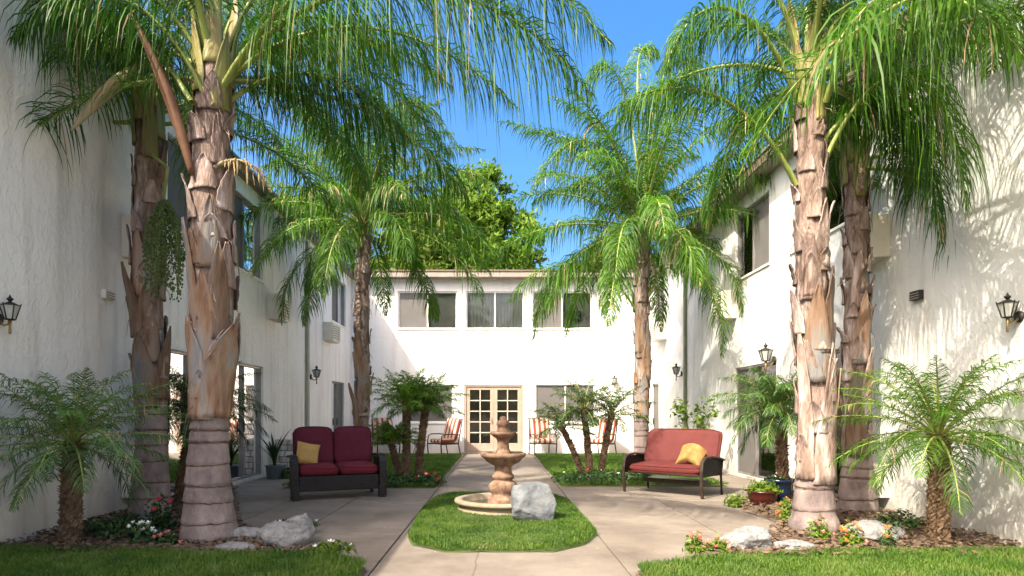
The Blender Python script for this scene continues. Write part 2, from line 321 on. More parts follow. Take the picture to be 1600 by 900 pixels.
def window(P, s0, s1, z0, z1, parent, frame='alu', t=.045, kinds=('screen', 'glass'), cur='curtain', curs=None, sill=True, name='window', door=False):
    """aluminium slider: outer frame (the part), then sashes, panes, curtain as sub-parts"""
    mb = MB(); n0, n1 = .05, .13
    pbox(mb, P, s0, s1, z1 - t, z1, n0, n1); pbox(mb, P, s0, s1, z0, z0 + t, n0, n1)
    pbox(mb, P, s0, s0 + t, z0 + t, z1 - t, n0, n1); pbox(mb, P, s1 - t, s1, z0 + t, z1 - t, n0, n1)
    w = mb.build(name, frame, parent, .004, 1)
    k = len(kinds); seg = (s1 - s0 - 2 * t) / k
    for i in range(k - 1):
        s = s0 + t + seg * (i + 1); pbox(MB(), P, s - .022, s + .022, z0 + t, z1 - t, n0 - .012, n1 - .01).build('mullion', frame, w, .003, 1)
    for i, kd in enumerate(kinds):
        a, b = s0 + t + seg * i + .003, s0 + t + seg * (i + 1) - .003
        pbox(MB(), P, a, b, z0 + t, z1 - t, .088 + .012 * i, .094 + .012 * i).build('pane', 'glass', w)
        if kd == 'screen':
            pbox(MB(), P, a + .004, b - .004, z0 + t + .003, z1 - t - .003, .072, .075).build('insect_screen', 'screen', w)
        if kd == 'curtain' or curs:
            curtain(P, a, b, z0 + t, z1 - t, .2, curs or cur, w)
    backing(P, s0 - .02, s1 + .02, z0, z1 + .02, .27, 'olive_blind' if not door else cur, w, 'blind')
    if sill: pbox(MB(), P, s0 - .04, s1 + .04, z0 - .045, z0 - .002, -.03, .049).build('sill', 'white_trim', w, .004, 1)
    if door:
        s = s0 + t + seg; q = MB(); pbox(q, P, s - .05, s - .03, .95, 1.15, .01, .04); q.build('handle', 'black_iron', w)
    return w

left = empty('left_wing', (0, 0, 0), label='white stucco two storey building wing along the left side of the courtyard', cat='building')
right = empty('right_wing', (0, 0, 0), label='white stucco two storey wing on the right side, streaked with palm shadows', cat='building')
rear = empty('rear_wing', (0, 0, 0), label='bright white stucco building closing the far end, with french doors', cat='building')

YF = -3.0
opsL = [(9.2, 10.9, .05, 2.25), (11.3, 13.1, .05, 2.25), (18.5, 20.0, .05, 2.25), (9.3, 10.9, 4.05, 5.4), (11.3, 13.05, 4.0, 5.4), (18.5, 20.2, 4.0, 5.35)]
opsR = [(9.2, 10.75, .05, 2.25), (11.5, 13.5, .05, 2.25), (19.9, 20.8, .05, 2.25), (9.2, 10.9, 4.05, 5.42), (11.8, 13.5, 4.08, 5.42), (19.3, 20.5, 4.1, 5.35)]
opsB = [(-3.28, -1.34, 4.07, 5.31), (-1.05, .86, 4.07, 5.31), (1.13, 3.09, 4.07, 5.31), (-3.2, -1.47, 1.0, 2.25), (1.24, 3.19, 1.0, 2.25), (-1.11, .84, .04, 2.25)]
wall_mesh(PLf, YF, YB + .3, -.3, HW, opsL, 'stucco_left', left)
wall_mesh(PRf, YF, YB + .3, -.3, HW, opsR, 'stucco_right', right)
wall_mesh(PBf, XL, XR, -.3, HW, opsB, 'stucco_rear', rear)
for X0, X1, P in ((-12.0, XL, left), (XR, 12.0, right)):       # the ends and far side of each wing
    s = 1 if X0 == XR else -1
    xo = X1 if X0 == XR else X0; xi = X0 if X0 == XR else X1
    m = 'stucco_right' if s > 0 else 'stucco_left'; e = .002 * s
    mb = MB(); mb.add([(xi + e, YF, -.3), (xo, YF, -.3), (xo, YF, HW), (xi + e, YF, HW)], [(0, 1, 2, 3)])
    mb.add([(xo, YF, -.3), (xo, 27, -.3), (xo, 27, HW), (xo, YF, HW)], [(0, 1, 2, 3)])
    mb.add([(xi, 27, -.3), (xo, 27, -.3), (xo, 27, HW), (xi, 27, HW)], [(0, 1, 2, 3)])
    mb.build('end_wall', m, P)
MB().add([(XL, 27, -.3), (XR, 27, -.3), (XR, 27, HW), (XL, 27, HW)], [(0, 1, 2, 3)]).build('end_wall', 'stucco_rear', rear)

# roofs: soffit board, fascia, gravel stop and the low roof deck behind
for nm, P, xe, s in (('l', left, -4.68, -1), ('r', right, 4.65, 1)):
    xo = 12.3 * s
    MB().box(((xe + xo) / 2, (YF + 27) / 2, HW + .018), (abs(xo - xe) - .05, 27 - YF + .5, .03)).build('soffit', 'soffit', P)
    MB().box((xe + .02 * s, (YF + 27) / 2 - .1, HW + .105), (.04, 27 - YF + .6, .21)).build('fascia', 'fascia', P, .004)
    MB().box((xe - .012 * s, (YF + 27) / 2 - .1, HW + .19), (.022, 27 - YF + .6, .05)).build('gravel_stop', 'alu', P)
    mb = MB(); z0 = HW + .04
    mb.add([(xe + .05 * s, YF - .25, z0), (xe + .05 * s, 27.2, z0), (8.4 * s, 27.2, z0 + .5), (8.4 * s, YF - .25, z0 + .5), (xo, YF - .25, z0), (xo, 27.2, z0)],
           [(0, 1, 2, 3), (3, 2, 5, 4), (0, 3, 4), (1, 5, 2)]); mb.build('roof', 'roofing', P)
MB().box((.1, 23.95, HW + .018), (9.25, 6.6, .03)).build('soffit', 'soffit', rear)
MB().box((-.015, 20.62, HW + .105), (9.2, .04, .21)).build('fascia', 'soffit', rear, .004)
MB().box((-.015, 20.585, HW + .2), (9.2, .03, .05)).build('gravel_stop', 'fascia', rear)
MB().add([(-4.6, 20.64, HW + .05), (4.6, 20.64, HW + .05), (4.6, 27.2, HW + .3), (-4.6, 27.2, HW + .3)], [(0, 1, 2, 3)]).build('roof', 'roofing', rear)

window(PLf, *opsL[3], left, kinds=('screen', 'glass')); window(PLf, *opsL[4], left, kinds=('screen', 'glass')); window(PLf, *opsL[5], left, kinds=('screen', 'glass'), curs='curtain_light')
window(PLf, *opsL[0], left, kinds=('glass', 'glass'), name='sliding_door', sill=False, door=True, curs='curtain')
window(PLf, *opsL[1], left, kinds=('glass', 'glass'), name='sliding_door', sill=False, door=True, curs='screen')
window(PLf, *opsL[2], left, kinds=('glass', 'screen'), name='sliding_door', sill=False, door=True)
window(PRf, *opsR[3], right, kinds=('glass', 'glass')); window(PRf, *opsR[4], right, kinds=('screen', 'glass'), curs='curtain_light'); window(PRf, *opsR[5], right, kinds=('screen', 'glass'))
window(PRf, *opsR[0], right, kinds=('glass', 'glass'), name='sliding_door', sill=False, door=True, curs='curtain_light')
window(PRf, *opsR[1], right, kinds=('glass', 'screen'), name='sliding_door', sill=False, door=True, curs='curtain')
window(PRf, *opsR[2], right, kinds=('screen',), name='sliding_door', sill=False, door=True)
window(PBf, *opsB[0], rear, 'white_trim', kinds=('screen', 'glass')); wB = window(PBf, *opsB[1], rear, 'white_trim', kinds=('glass', 'glass'), curs='curtain')
wC = window(PBf, *opsB[2], rear, 'white_trim', kinds=('screen', 'glass'))
window(PBf, *opsB[3], rear, 'white_trim', kinds=('screen', 'screen')); window(PBf, *opsB[4], rear, 'white_trim', kinds=('screen', 'screen'))
q = MB(); pbox(q, PBf, 2.32, 2.36, 4.38, 4.68, .15, .17); pbox(q, PBf, 2.70, 2.74, 4.38, 4.68, .15, .17); pbox(q, PBf, 2.36, 2.70, 4.38, 4.42, .15, .17); pbox(q, PBf, 2.36, 2.70, 4.64, 4.68, .15, .17)
q.build('picture_frame', 'black_iron', wC)
q = MB(); pbox(q, PBf, 2.36, 2.70, 4.42, 4.64, .16, .165); q.build('picture', 'pot_grey', wC)

# french doors: frame > leaf, muntins, 20 panes
fd = MB(); a, b, c, d = opsB[5][:4]
pbox(fd, PBf, a, a + .07, c, d, .02, .14); pbox(fd, PBf, b - .07, b, c, d, .02, .14); pbox(fd, PBf, a + .07, b - .07, d - .07, d, .02, .14)
fdo = fd.build('french_door', 'rose_paint', rear, .005)
mid = (a + b) / 2
for k in range(2):
    s0, s1 = (a + .075, mid - .003) if k == 0 else (mid + .003, b - .075)
    lf = MB(); st = .115; z0, z1 = c + .01, d - .075
    pbox(lf, PBf, s0, s0 + st, z0, z1, .05, .1); pbox(lf, PBf, s1 - st, s1, z0, z1, .05, .1)
    pbox(lf, PBf, s0 + st, s1 - st, z1 - .1, z1, .051, .099); pbox(lf, PBf, s0 + st, s1 - st, z0, z0 + .27, .051, .099)
    lf.build('door_leaf', 'rose_paint', fdo, .005)
    g0, g1, h0, h1 = s0 + st, s1 - st, z0 + .27, z1 - .1; mu = MB()
    pbox(mu, PBf, (g0 + g1) / 2 - .017, (g0 + g1) / 2 + .017, h0, h1, .053, .097)
    for j in range(1, 5):
        z = h0 + (h1 - h0) * j / 5
        pbox(mu, PBf, g0, (g0 + g1) / 2 - .017, z - .017, z + .017, .056, .094); pbox(mu, PBf, (g0 + g1) / 2 + .017, g1, z - .017, z + .017, .056, .094)
    mu.build('glazing_bars', 'cream_paint', fdo)
    for i in range(2):
        for j in range(5):
            sa = g0 if i == 0 else (g0 + g1) / 2 + .017; sb = (g0 + g1) / 2 - .017 if i == 0 else g1
            za = h0 + (h1 - h0) * j / 5 + (.017 if j else 0); zb = h0 + (h1 - h0) * (j + 1) / 5 - (.017 if j < 4 else 0)
            pbox(MB(), PBf, sa, sb, za, zb, .072, .077).build('pane', 'glass', fdo)
q = MB(); pbox(q, PBf, mid - .075, mid - .055, 1.0, 1.16, .03, .049); q.tube([PBf(mid - .065, 1.05, .03), PBf(mid - .065, 1.05, -.02), PBf(mid - .16, 1.05, -.02)], .009); q.build('handle', 'brass', fdo)
backing(PBf, a, b, c, d, .27, 'room_dark', fdo, 'blind')
pbox(MB(), PBf, a - .06, b + .06, .0, .04, -.12, .29).build('threshold', 'cream_paint', rear, .005)

for P, x, y, mt, bd in ((left, XL + .045, 16.0, 'downspout_paint', 1), (right, XR - .045, 16.95, 'downspout_dark', -1)):
    q = MB(); q.box((x, y, 2.85), (.075, .11, 5.5))
    for z in (.9, 2.6, 4.3): q.box((x - .005 * bd, y, z), (.082, .15, .03))
    q.box((x + .05 * bd, y, .1), (.14, .1, .07), Matrix.Rotation(.4 * bd, 3, 'Y')); q.build('downspout', mt, P, .006)
# front louvre vent fixtures high on both long walls
def vent(P, s, z, lab, m):
    r = empty('wall_vent', P(s, z, 0), label=lab, cat='vent')
    L = lambda a, b, n: Vector(P(s + a, z + b, n)) - Vector(P(s, z, 0))
    q = MB(); pbox(q, L, -.09, .09, -.055, .055, -.06, .0); q.build('hood', m, r, .006)
    q = MB()
    for k in range(3): pbox(q, L, -.08, .08, -.045 + k * .03, -.035 + k * .03, -.07, -.061)
    q.build('louvre', 'ac_grille', r)
vent(PLf, 7.83, 2.75, 'small grey vent hood high on the left wall above the small palm', 'ac_case')
vent(PRf, 7.6, 2.7, 'small dark vent hood high on the right wall beside the lantern', 'black_iron')

def ac_unit(P, s0, s1, z0, z1, depth, lab, pipe=False):
    r = empty('air_conditioner', P((s0 + s1) / 2, z0, 0), label=lab, cat='air conditioner', group='air conditioners sticking out of the side walls')
    o = Vector(P((s0 + s1) / 2, z0, 0)); L = lambda s, z, n: Vector(P(s, z, n)) - o
    q = MB(); pbox(q, L, s0, s1, z0, z1, -depth + .015, .03); q.build('case', 'ac_case', r, .012)
    q = MB(); pbox(q, L, s0 + .05, s1 - .05, z0 + .06, z1 - .06, -depth + .006, -depth + .0148); q.build('recess', 'ac_grille', r)
    q = MB(); k = 7
    for i in range(k):
        z = z0 + .07 + (z1 - z0 - .14) * i / (k - 1); pbox(q, L, s0 + .04, s1 - .04, z - .012, z + .012, -depth - .012, -depth + .005)
    for s in (s0 + .02, (s0 + s1) / 2 - .01, s1 - .04): pbox(q, L, s, s + .02, z0 + .03, z1 - .03, -depth - .014, -depth + .004)
    q.build('grille', 'ac_case', r)
ac_unit(PLf, 8.16, 8.75, 3.3, 3.85, .27, 'beige air conditioner high on the left wall behind the two front palms')
ac_unit(PLf, 8.16, 8.75, .22, .65, .24, 'beige air conditioner low on the left wall beside a palm base')
ac_unit(PLf, 13.33, 13.95, 3.27, 3.8, .27, 'beige air conditioner with grille above the burgundy loveseat, left wall')
ac_unit(PLf, 17.6, 18.35, 3.3, 3.82, .27, 'air conditioner farthest back on the left wall, below the far window')
ac_unit(PRf, 8.16, 8.8, 3.3, 3.85, .27, 'air conditioner high on the right wall behind the right palm trunks')
ac_unit(PRf, 8.16, 8.8, .22, .65, .24, 'air conditioner low on the right wall behind the right palm base')
ac_unit(PRf, 13.4, 14.05, 3.3, 3.88, .3, 'cream air conditioner jutting from the sunlit right wall above the red loveseat')
ac_unit(PRf, 18.9, 19.9, 3.5, 4.02, .3, 'air conditioner farthest back on the right wall behind a palm trunk')

def lantern(P, s, z, lab, sc=1.0, glassy='lamp_glass', iron='black_iron'):
    r = empty('wall_lantern', P(s, z, 0), label=lab, cat='wall lamp', group='lanterns mounted on the stucco walls')
    o = Vector(P(s, z, 0)); L = lambda a, b, n: (Vector(P(s + a * sc, z + b * sc, n * sc)) - o)
    cn = -.14
    q = MB(); q.tube([L(0, -.04, 0), L(0, -.04, -.02)], .065 * sc, 14); q.build('wall_plate', iron, r)
    q = MB(); q.tube([L(0, -.06, -.02), L(0, -.115, -.07), L(0, -.1, -.12), L(0, -.055, cn)], .011 * sc, 8); q.tube([L(0, -.05, cn), L(0, -.13, cn), L(0, -.2, cn), L(0, -.215, cn)], [.02 * sc, .012 * sc, .016 * sc, .003 * sc], 8)
    q.build('bracket', 'brass', r)
    def ring(b, w): return [L(w * math.cos(R(60 * k)), b, cn + w * math.sin(R(60 * k))) for k in range(6)]
    lo, hi = ring(-.045, .052), ring(.115, .098)
    q = MB(); lo2, hi2 = ring(-.043, .048), ring(.113, .094)
    for k in range(6): q.add([lo2[k], lo2[(k + 1) % 6], hi2[(k + 1) % 6], hi2[k]], [(0, 1, 2, 3)])
    q.build('glass_shade', glassy, r)
    q = MB()
    for k in range(6):
        q.tube([lo[k], hi[k], hi[k] + (hi[k] - lo[k]) * .12], .007 * sc, 5); q.tube([lo[k], lo[(k + 1) % 6]], .007 * sc, 5); q.tube([hi[k], hi[(k + 1) % 6]], .007 * sc, 5)
    q.build('cage', iron, r)
    q = MB(); q.add(ring(.117, .098) + [L(0, .165, cn)], [(k, (k + 1) % 6, 6) for k in range(6)]); q.tube([L(0, .155, cn), L(0, .175, cn), L(0, .19, cn), L(0, .205, cn), L(0, .235, cn)], [.012 * sc, .03 * sc, .036 * sc, .016 * sc, .003 * sc], 8)
    q.build('cap', iron, r)
lantern(PLf, 6.14, 2.24, 'pale glass lantern on the near left wall above the small palm', .85)
lantern(PRf, 6.13, 2.26, 'black lantern on the near right wall above the small palm', .85)
lantern(PRf, 11.55, 2.3, 'black lantern beside the sliding door on the right wall', 1.2)
lantern(PRf, 17.4, 2.42, 'small dark lantern far back on the right wall beside the downspout', 1.1)
lantern(PLf, 16.4, 2.28, 'dark lantern beside the downspout on the left wall', 1.1)
lantern(PBf, 3.8, 2.33, 'lantern on the rear wall to the right of the ground floor window', 1.0)

# ------------------------------------------------------------------ ground
def sheet(name, pts, z, m, parent=None, disp=0, res=None, kind='structure', rise=0.0):
    """polygon sheet; with res it is a grid clipped to the polygon and gently uneven"""
    from mathutils.geometry import delaunay_2d_cdt
    if not res:
        o = MB().add([(x, y, z) for x, y in pts], [tuple(range(len(pts)))]).build(name, m, parent); return tag(o, kind=kind) if kind else o
    P2 = [Vector(p) for p in pts]; n = len(P2); ins = []
    x0, x1 = min(p[0] for p in pts), max(p[0] for p in pts); y0, y1 = min(p[1] for p in pts), max(p[1] for p in pts)
    bd = []
    for i in range(n):                        # subdivide the edges with a ragged wobble
        a, b = P2[i], P2[(i + 1) % n]; k = max(1, int((b - a).length / res))
        nn = Vector((-(b - a).y, (b - a).x)).normalized()
        for j in range(k):
            t = j / k; bd.append(a.lerp(b, t) + nn * (random.uniform(-.012, .012) if j else 0))
    for i in range(int((x1 - x0) / res) + 1):
        for j in range(int((y1 - y0) / res) + 1):
            p = (x0 + (i + .5 + random.uniform(-.3, .3)) * res, y0 + (j + .5 + random.uniform(-.3, .3)) * res)
            if inside(p, pts) and edge_d(p, pts) > res * .4: ins.append(Vector(p))
    vs, ed, fs, *_ = delaunay_2d_cdt(bd + ins, [(i, (i + 1) % len(bd)) for i in range(len(bd))], [], 1, 1e-4)
    V = []
    for v in vs:
        e = min(1, edge_d(v, pts) / .25); e = e * e * (3 - 2 * e)
        V.append((v.x, v.y, z - .03 * (1 - min(1, edge_d(v, pts) / .03)) + e * (rise + disp * noise.noise(Vector((v.x * 2.2, v.y * 2.2, 3))) + disp * .6 * noise.noise(Vector((v.x * 8, v.y * 8, 1))))))
    mb = MB(); mb.add(V, fs, 0, True); o = mb.build(name, m, parent)
    return tag(o, kind=kind) if kind else o
def inside(p, poly):
    x, y = p[0], p[1]; c = False; n = len(poly)
    for i in range(n):
        x1, y1 = poly[i]; x2, y2 = poly[(i + 1) % n]
        if (y1 > y) != (y2 > y) and x < (x2 - x1) * (y - y1) / (y2 - y1) + x1: c = not c
    return c
def edge_d(p, poly):
    m = 1e9; px, py = p[0], p[1]
    for i in range(len(poly)):
        ax, ay = poly[i]; bx, by = poly[(i + 1) % len(poly)]; dx, dy = bx - ax, by - ay
        t = max(0, min(1, ((px - ax) * dx + (py - ay) * dy) / (dx * dx + dy * dy))); m = min(m, math.hypot(ax + t * dx - px, ay + t * dy - py))
    return m

sheet('ground', [(-400, -300), (400, -300), (400, 700), (-400, 700)], -.14, 'earth')
sheet('paving_bed', [(-4.79, -2.9), (4.99, -2.9), (4.99, 20.99), (-4.79, 20.99)], -.02, 'joint')
patio = empty('patio', (0, 0, 0), kind='structure')
xs = [-4.78, -3.1, -2.17, -1.04, 1.07, 2.4, 3.7, 4.98]; ys = [-1, 1.2, 3.2, 5.0, 6.9, 8.05, 9.55, 11.4, 13.2, 15.0, 16.8, 18.6, 19.9, 20.98]
for i in range(len(xs) - 1):
    for j in range(len(ys) - 1):
        g = .007; x0, x1, y0, y1 = xs[i] + g, xs[i + 1] - g, ys[j] + g, ys[j + 1] - g
        dz = random.uniform(-.002, .002)
        q = MB(); q.box(((x0 + x1) / 2, (y0 + y1) / 2, -.05 + dz), (x1 - x0, y1 - y0, .1)); q.build('concrete_slab', 'concrete', patio, .006)

island = [(-.94, 6.67), (-.84, 6.28), (-.50, 5.97), (.53, 5.97), (.86, 6.3), (1.06, 6.8), (1.04, 8.2), (1.02, 9.42), (.74, 10.2), (-.66, 10.2), (-.93, 9.7), (-1.0, 8.44)]
bedL = [(-4.79, 11.2), (-4.3, 10.6), (-4.0, 9.6), (-3.6, 8.9), (-3.25, 8.0), (-2.85, 7.15), (-2.3, 6.35), (-1.6, 5.72), (-1.08, 5.3), (-1.04, 4.9), (-1.04, 1.5), (-4.79, 1.5)]
bedR = [(4.99, 10.3), (4.2, 9.9), (3.6, 9.3), (3.25, 8.6), (3.3, 7.9), (3.3, 7.4), (2.95, 6.95), (2.55, 6.3), (2.1, 6.0), (1.68, 5.56), (1.12, 5.22), (1.08, 4.9), (1.08, 1.5), (4.99, 1.5)]
lawnL = [(-4.78, 5.9), (-3.6, 5.8), (-2.6, 5.66), (-1.9, 5.62), (-1.4, 5.5), (-1.08, 5.26), (-1.06, 1.55), (-4.78, 1.55)]
lawnR = [(1.1, 1.55), (1.12, 5.16), (1.6, 5.38), (2.2, 5.6), (3.2, 5.72), (4.98, 5.72), (4.98, 1.55)]
lawnBL = [(-3.75, 11.1), (-1.1, 11.1), (-1.1, 19.4), (-3.75, 19.4)]
lawnBR = [(1.12, 11.35), (4.1, 11.35), (4.1, 19.6), (1.12, 19.6)]
sheet('planting_bed', bedL, .03, 'earth', disp=.03, res=.12, rise=.035)
sheet('planting_bed', bedR, .03, 'earth', disp=.03, res=.12, rise=.035)
for nm, pl, z in (('lawn', lawnL, .062), ('lawn', lawnR, .062), ('lawn', lawnBL, .03), ('lawn', lawnBR, .03), ('lawn', island, .03)):
    sheet(nm, pl, z, 'thatch', disp=.012, res=.16 if pl in (lawnL, lawnR, island) else .4, rise=.02)

def blades(poly, z, dens, h, w, name='grass', ymin=None):
    x0, x1 = min(p[0] for p in poly), max(p[0] for p in poly); y0, y1 = min(p[1] for p in poly), max(p[1] for p in poly)
    if ymin: y0 = max(y0, ymin)
    n = int((x1 - x0) * (y1 - y0) * dens); X = np.random.uniform(x0, x1, n); Y = np.random.uniform(y0, y1, n)
    ins = np.zeros(n, bool); k = len(poly)
    for i in range(k):
        ax, ay = poly[i]; bx, by = poly[(i + 1) % k]
        if ay == by: continue
        c = ((ay > Y) != (by > Y)) & (X < (bx - ax) * (Y - ay) / (by - ay) + ax); ins ^= c
    X, Y = X[ins], Y[ins]; n = len(X)
    pat = .75 + .5 * np.sin(X * 3.1 + 1.3 * np.sin(Y * 2.3)) * np.sin(Y * 2.7 + X) * .5 + np.random.uniform(-.25, .35, n)
    H = h * np.clip(pat, .45, 1.5); A = np.random.uniform(0, 2 * np.pi, n); Wd = w * np.random.uniform(.7, 1.3, n)
    B = np.stack([X, Y, np.full(n, z)], 1); D = np.stack([np.cos(A), np.sin(A), 0 * A], 1); A2 = A + np.random.uniform(.9, 2.2, n)
    Ln = np.stack([np.cos(A2), np.sin(A2), 0 * A2], 1) * (H * np.random.uniform(.15, .9, n))[:, None]; U = np.array([0, 0, 1.0])
    v0 = B - D * Wd[:, None] / 2; v1 = B + D * Wd[:, None] / 2
    m = B + U * (H * .6)[:, None] + Ln * .35; v2 = m + D * Wd[:, None] * .4; v3 = m - D * Wd[:, None] * .4
    t = B + U * H[:, None] + Ln; v4 = t + D * Wd[:, None] * .06; v5 = t - D * Wd[:, None] * .06
    V = np.stack([v0, v1, v2, v3, v4, v5], 1).reshape(-1, 3); b = (np.arange(n) * 6)[:, None]
    Q = np.concatenate([b + [0, 1, 2, 3], b + [3, 2, 4, 5]], 0)
    o = np_mesh(name, V, Q, 'grass_blade'); return o
tag(blades(lawnL, .07, 9000, .05, .0055, ymin=4.3), 'shaded green lawn grass at the bottom left of the courtyard', 'grass', kind='stuff')
tag(blades(lawnR, .07, 9000, .05, .0055, ymin=4.3), 'sunlit green lawn grass at the bottom right', 'grass', kind='stuff')
tag(blades(island, .035, 8500, .042, .006), 'short bright grass of the island around the fountain and boulder', 'grass', kind='stuff')
tag(blades(lawnBL, .04, 1600, .06, .014), 'grass of the back lawn behind the burgundy loveseat', 'grass', kind='stuff')
tag(blades(lawnBR, .04, 1600, .06, .014), 'grass of the back lawn behind the right palm cluster', 'grass', kind='stuff')

def litter(poly, n, lab, ymin):
    V = []; Q = []
    for _ in range(n):
        for _t in range(9):
            p = (random.uniform(-4.7, 4.9), random.uniform(ymin, 11))
            if inside(p, poly): break
        else: continue
        a = random.uniform(0, 6.28); l = random.uniform(.015, .045); w = l * random.uniform(.25, .7); z = .07 + random.uniform(0, .035)
        c, s = math.cos(a), math.sin(a); k = len(V); t = random.uniform(-.015, .015)
        V += [(p[0] - c * l - s * w * .3, p[1] - s * l + c * w * .3, z), (p[0] + s * w, p[1] - c * w, z + t), (p[0] + c * l, p[1] + s * l, z + .01), (p[0] - s * w, p[1] + c * w, z - t)]
        Q.append((k, k + 1, k + 2, k + 3))
    return tag(np_mesh('mulch', V, Q, 'mulch_chips'), lab, 'mulch', kind='stuff')
litter(bedL, 5200, 'bark mulch and leaf litter under the left front palms', 5.6)
litter(bedR, 5200, 'bark mulch and leaf litter under the right front palms', 5.5)

V = []; Q = []
for _ in range(900):                                   # fallen leaflets and bits on the paving, thicker along the edges
    p = (random.uniform(-4.6, 4.9), random.uniform(5.0, 17))
    if inside(p, island) or inside(p, bedL) or inside(p, bedR) or inside(p, lawnBL) or inside(p, lawnBR): continue
    ed = min(edge_d(p, g) for g in (island, bedL, bedR, lawnBL, lawnBR))
    if random.random() > .12 + .88 * math.exp(-ed / .12): continue
    a = random.uniform(0, 6.28); l = random.uniform(.01, .035) if random.random() < .8 else random.uniform(.05, .16); w = random.uniform(.003, .009); c, sn = math.cos(a), math.sin(a); k = len(V)
    V += [(p[0] - c * l - sn * w, p[1] - sn * l + c * w, .006), (p[0] - c * l + sn * w, p[1] - sn * l - c * w, .005), (p[0] + c * l + sn * w * .4, p[1] + sn * l - c * w * .4, .012), (p[0] + c * l - sn * w * .4, p[1] + sn * l + c * w * .4, .008)]; Q.append((k, k + 1, k + 2, k + 3))
tag(np_mesh('fallen_leaves', V, Q, 'frond_dry'), 'dry leaflets and crumbs scattered on the concrete paving', 'leaf litter', kind='stuff')

# ------------------------------------------------------------------ palms
def frond_arrays(P, nl, Lmax, wid, fwd=.6, grav=.75, plume=(-38, 66), bare=.14, rr=(.028, .005), tipk=.35, seg=4, lw=(.55, 1, .8, .06), rn=6, side0=None):
    """P: four bezier points. returns V, Q, mi: rachis tube + leaflets"""
    P = np.array([list(p) for p in P], float)
    def bez(t):
        t = t[:, None]; return (1 - t) ** 3 * P[0] + 3 * (1 - t) ** 2 * t * P[1] + 3 * (1 - t) * t * t * P[2] + t ** 3 * P[3]
    def dbe(t):
        t = t[:, None]; return 3 * (1 - t) ** 2 * (P[1] - P[0]) + 6 * (1 - t) * t * (P[2] - P[1]) + 3 * t * t * (P[3] - P[2])
    Vs = []; Qs = []; Ms = []
    # rachis
    ts = np.linspace(0, 1, 16); C = bez(ts); T = unit(dbe(ts)); ref = np.cross(P[3] - P[0], [0, 0, 1.0]); ref = ref if np.linalg.norm(ref) > 1e-3 else np.array([1.0, 0, 0])
    if side0 is not None: ref = np.array(side0, float)
    ref = ref / np.linalg.norm(ref); S = unit(ref - T * (T @ ref)[:, None]); Nn = np.cross(S, T)
    rad = rr[0] * (1 - ts) ** 1.1 + rr[1]; k = rn
    ang = np.arange(k) * 2 * np.pi / k
    V = C[:, None] + S[:, None] * (np.cos(ang)[None, :, None] * rad[:, None, None] * 1.25) + Nn[:, None] * (np.sin(ang)[None, :, None] * rad[:, None, None] * .8)
    Vs.append(V.reshape(-1, 3)); i, j = np.meshgrid(np.arange(15), np.arange(k), indexing='ij')
    Qs.append(np.stack([i * k + j, i * k + (j + 1) % k, (i + 1) * k + (j + 1) % k, (i + 1) * k + j], -1).reshape(-1, 4)); Ms.append(np.ones(15 * k, int)); off = 16 * k
    # leaflets
    n = nl * 2; t = bare + (1 - bare) * (np.arange(n) // 2 + np.random.uniform(0, .9, n)) / nl; t = np.clip(t, 0, .999)
    sd = np.where(np.arange(n) % 2, 1.0, -1.0)
    C = bez(t); T = unit(dbe(t)); S = unit(ref - T * (T @ ref)[:, None]); Nn = np.cross(S, T)
    Nn *= np.sign(Nn[:, 2:3] + 1e-6); S = S
    u = (t - bare) / (1 - bare); prof = np.clip(np.sin(np.pi * (u * .80 + .14)) ** .7, .12, 1); prof *= np.where(u > .8, 1 - (u - .8) / .2 * (1 - tipk), 1)
    Ll = Lmax * prof * np.random.uniform(.7, 1.18, n)
    ph = np.radians(np.random.uniform(plume[0], plume[1], n)); fw = fwd * (.5 + u) * np.random.uniform(.6, 1.3, n)
    D = unit(S * (sd * np.cos(ph))[:, None] + Nn * np.sin(ph)[:, None] + T * fw[:, None])
    us = np.linspace(0, 1, seg + 1); g = grav * np.random.uniform(.6, 1.25, n)
    pts = C[:, None] + Ll[:, None, None] * (D[:, None] * (us - .42 * us ** 2)[None, :, None] + np.array([0, 0, -1.0]) * (g[:, None] * us[None] ** 2)[..., None])
    pt = unit(np.gradient(pts, axis=1)); wr = unit(np.cross(pt, (Nn + np.random.normal(0, .45, (n, 3)))[:, None]))
    prof_w = np.interp(us, np.linspace(0, 1, len(lw)), lw) * wid / 2
    a = pts - wr * prof_w[None, :, None]; b = pts + wr * prof_w[None, :, None]
    V = np.stack([a, b], 2).reshape(n, -1, 3); m = (seg + 1) * 2
    Vs.append(V.reshape(-1, 3)); base = off + (np.arange(n) * m)[:, None, None]; st = (np.arange(seg) * 2)[None, :, None]
    Q = base + st + np.array([0, 1, 3, 2])[None, None]; Qs.append(Q.reshape(-1, 4)); Ms.append(np.repeat(np.where(np.random.rand(n) < .035, 2, 0), seg))
    return np.concatenate(Vs), np.concatenate(Qs), np.concatenate(Ms)

def arc(base, az, el, L, droop=1.0):
    """bezier points of an arching frond"""
    h = Vector((math.cos(az), math.sin(az), 0)); dr = lambda e: h * math.cos(e) + Vector((0, 0, math.sin(e)))
    P0 = Vector(base); P1 = P0 + dr(el) * L * .36; P2 = P1 + dr(el - .65 * droop) * L * .38; P3 = P2 + dr(el - 1.55 * droop) * L * .36
    return P0, P1, P2, P3

def put_frond(P, parent, org, mats, name='frond', **k):
    P = [Vector(p) - org for p in P]; V, Q, mi = frond_arrays(P, **k)
    return np_mesh(name, V, Q, mats, parent, mi)

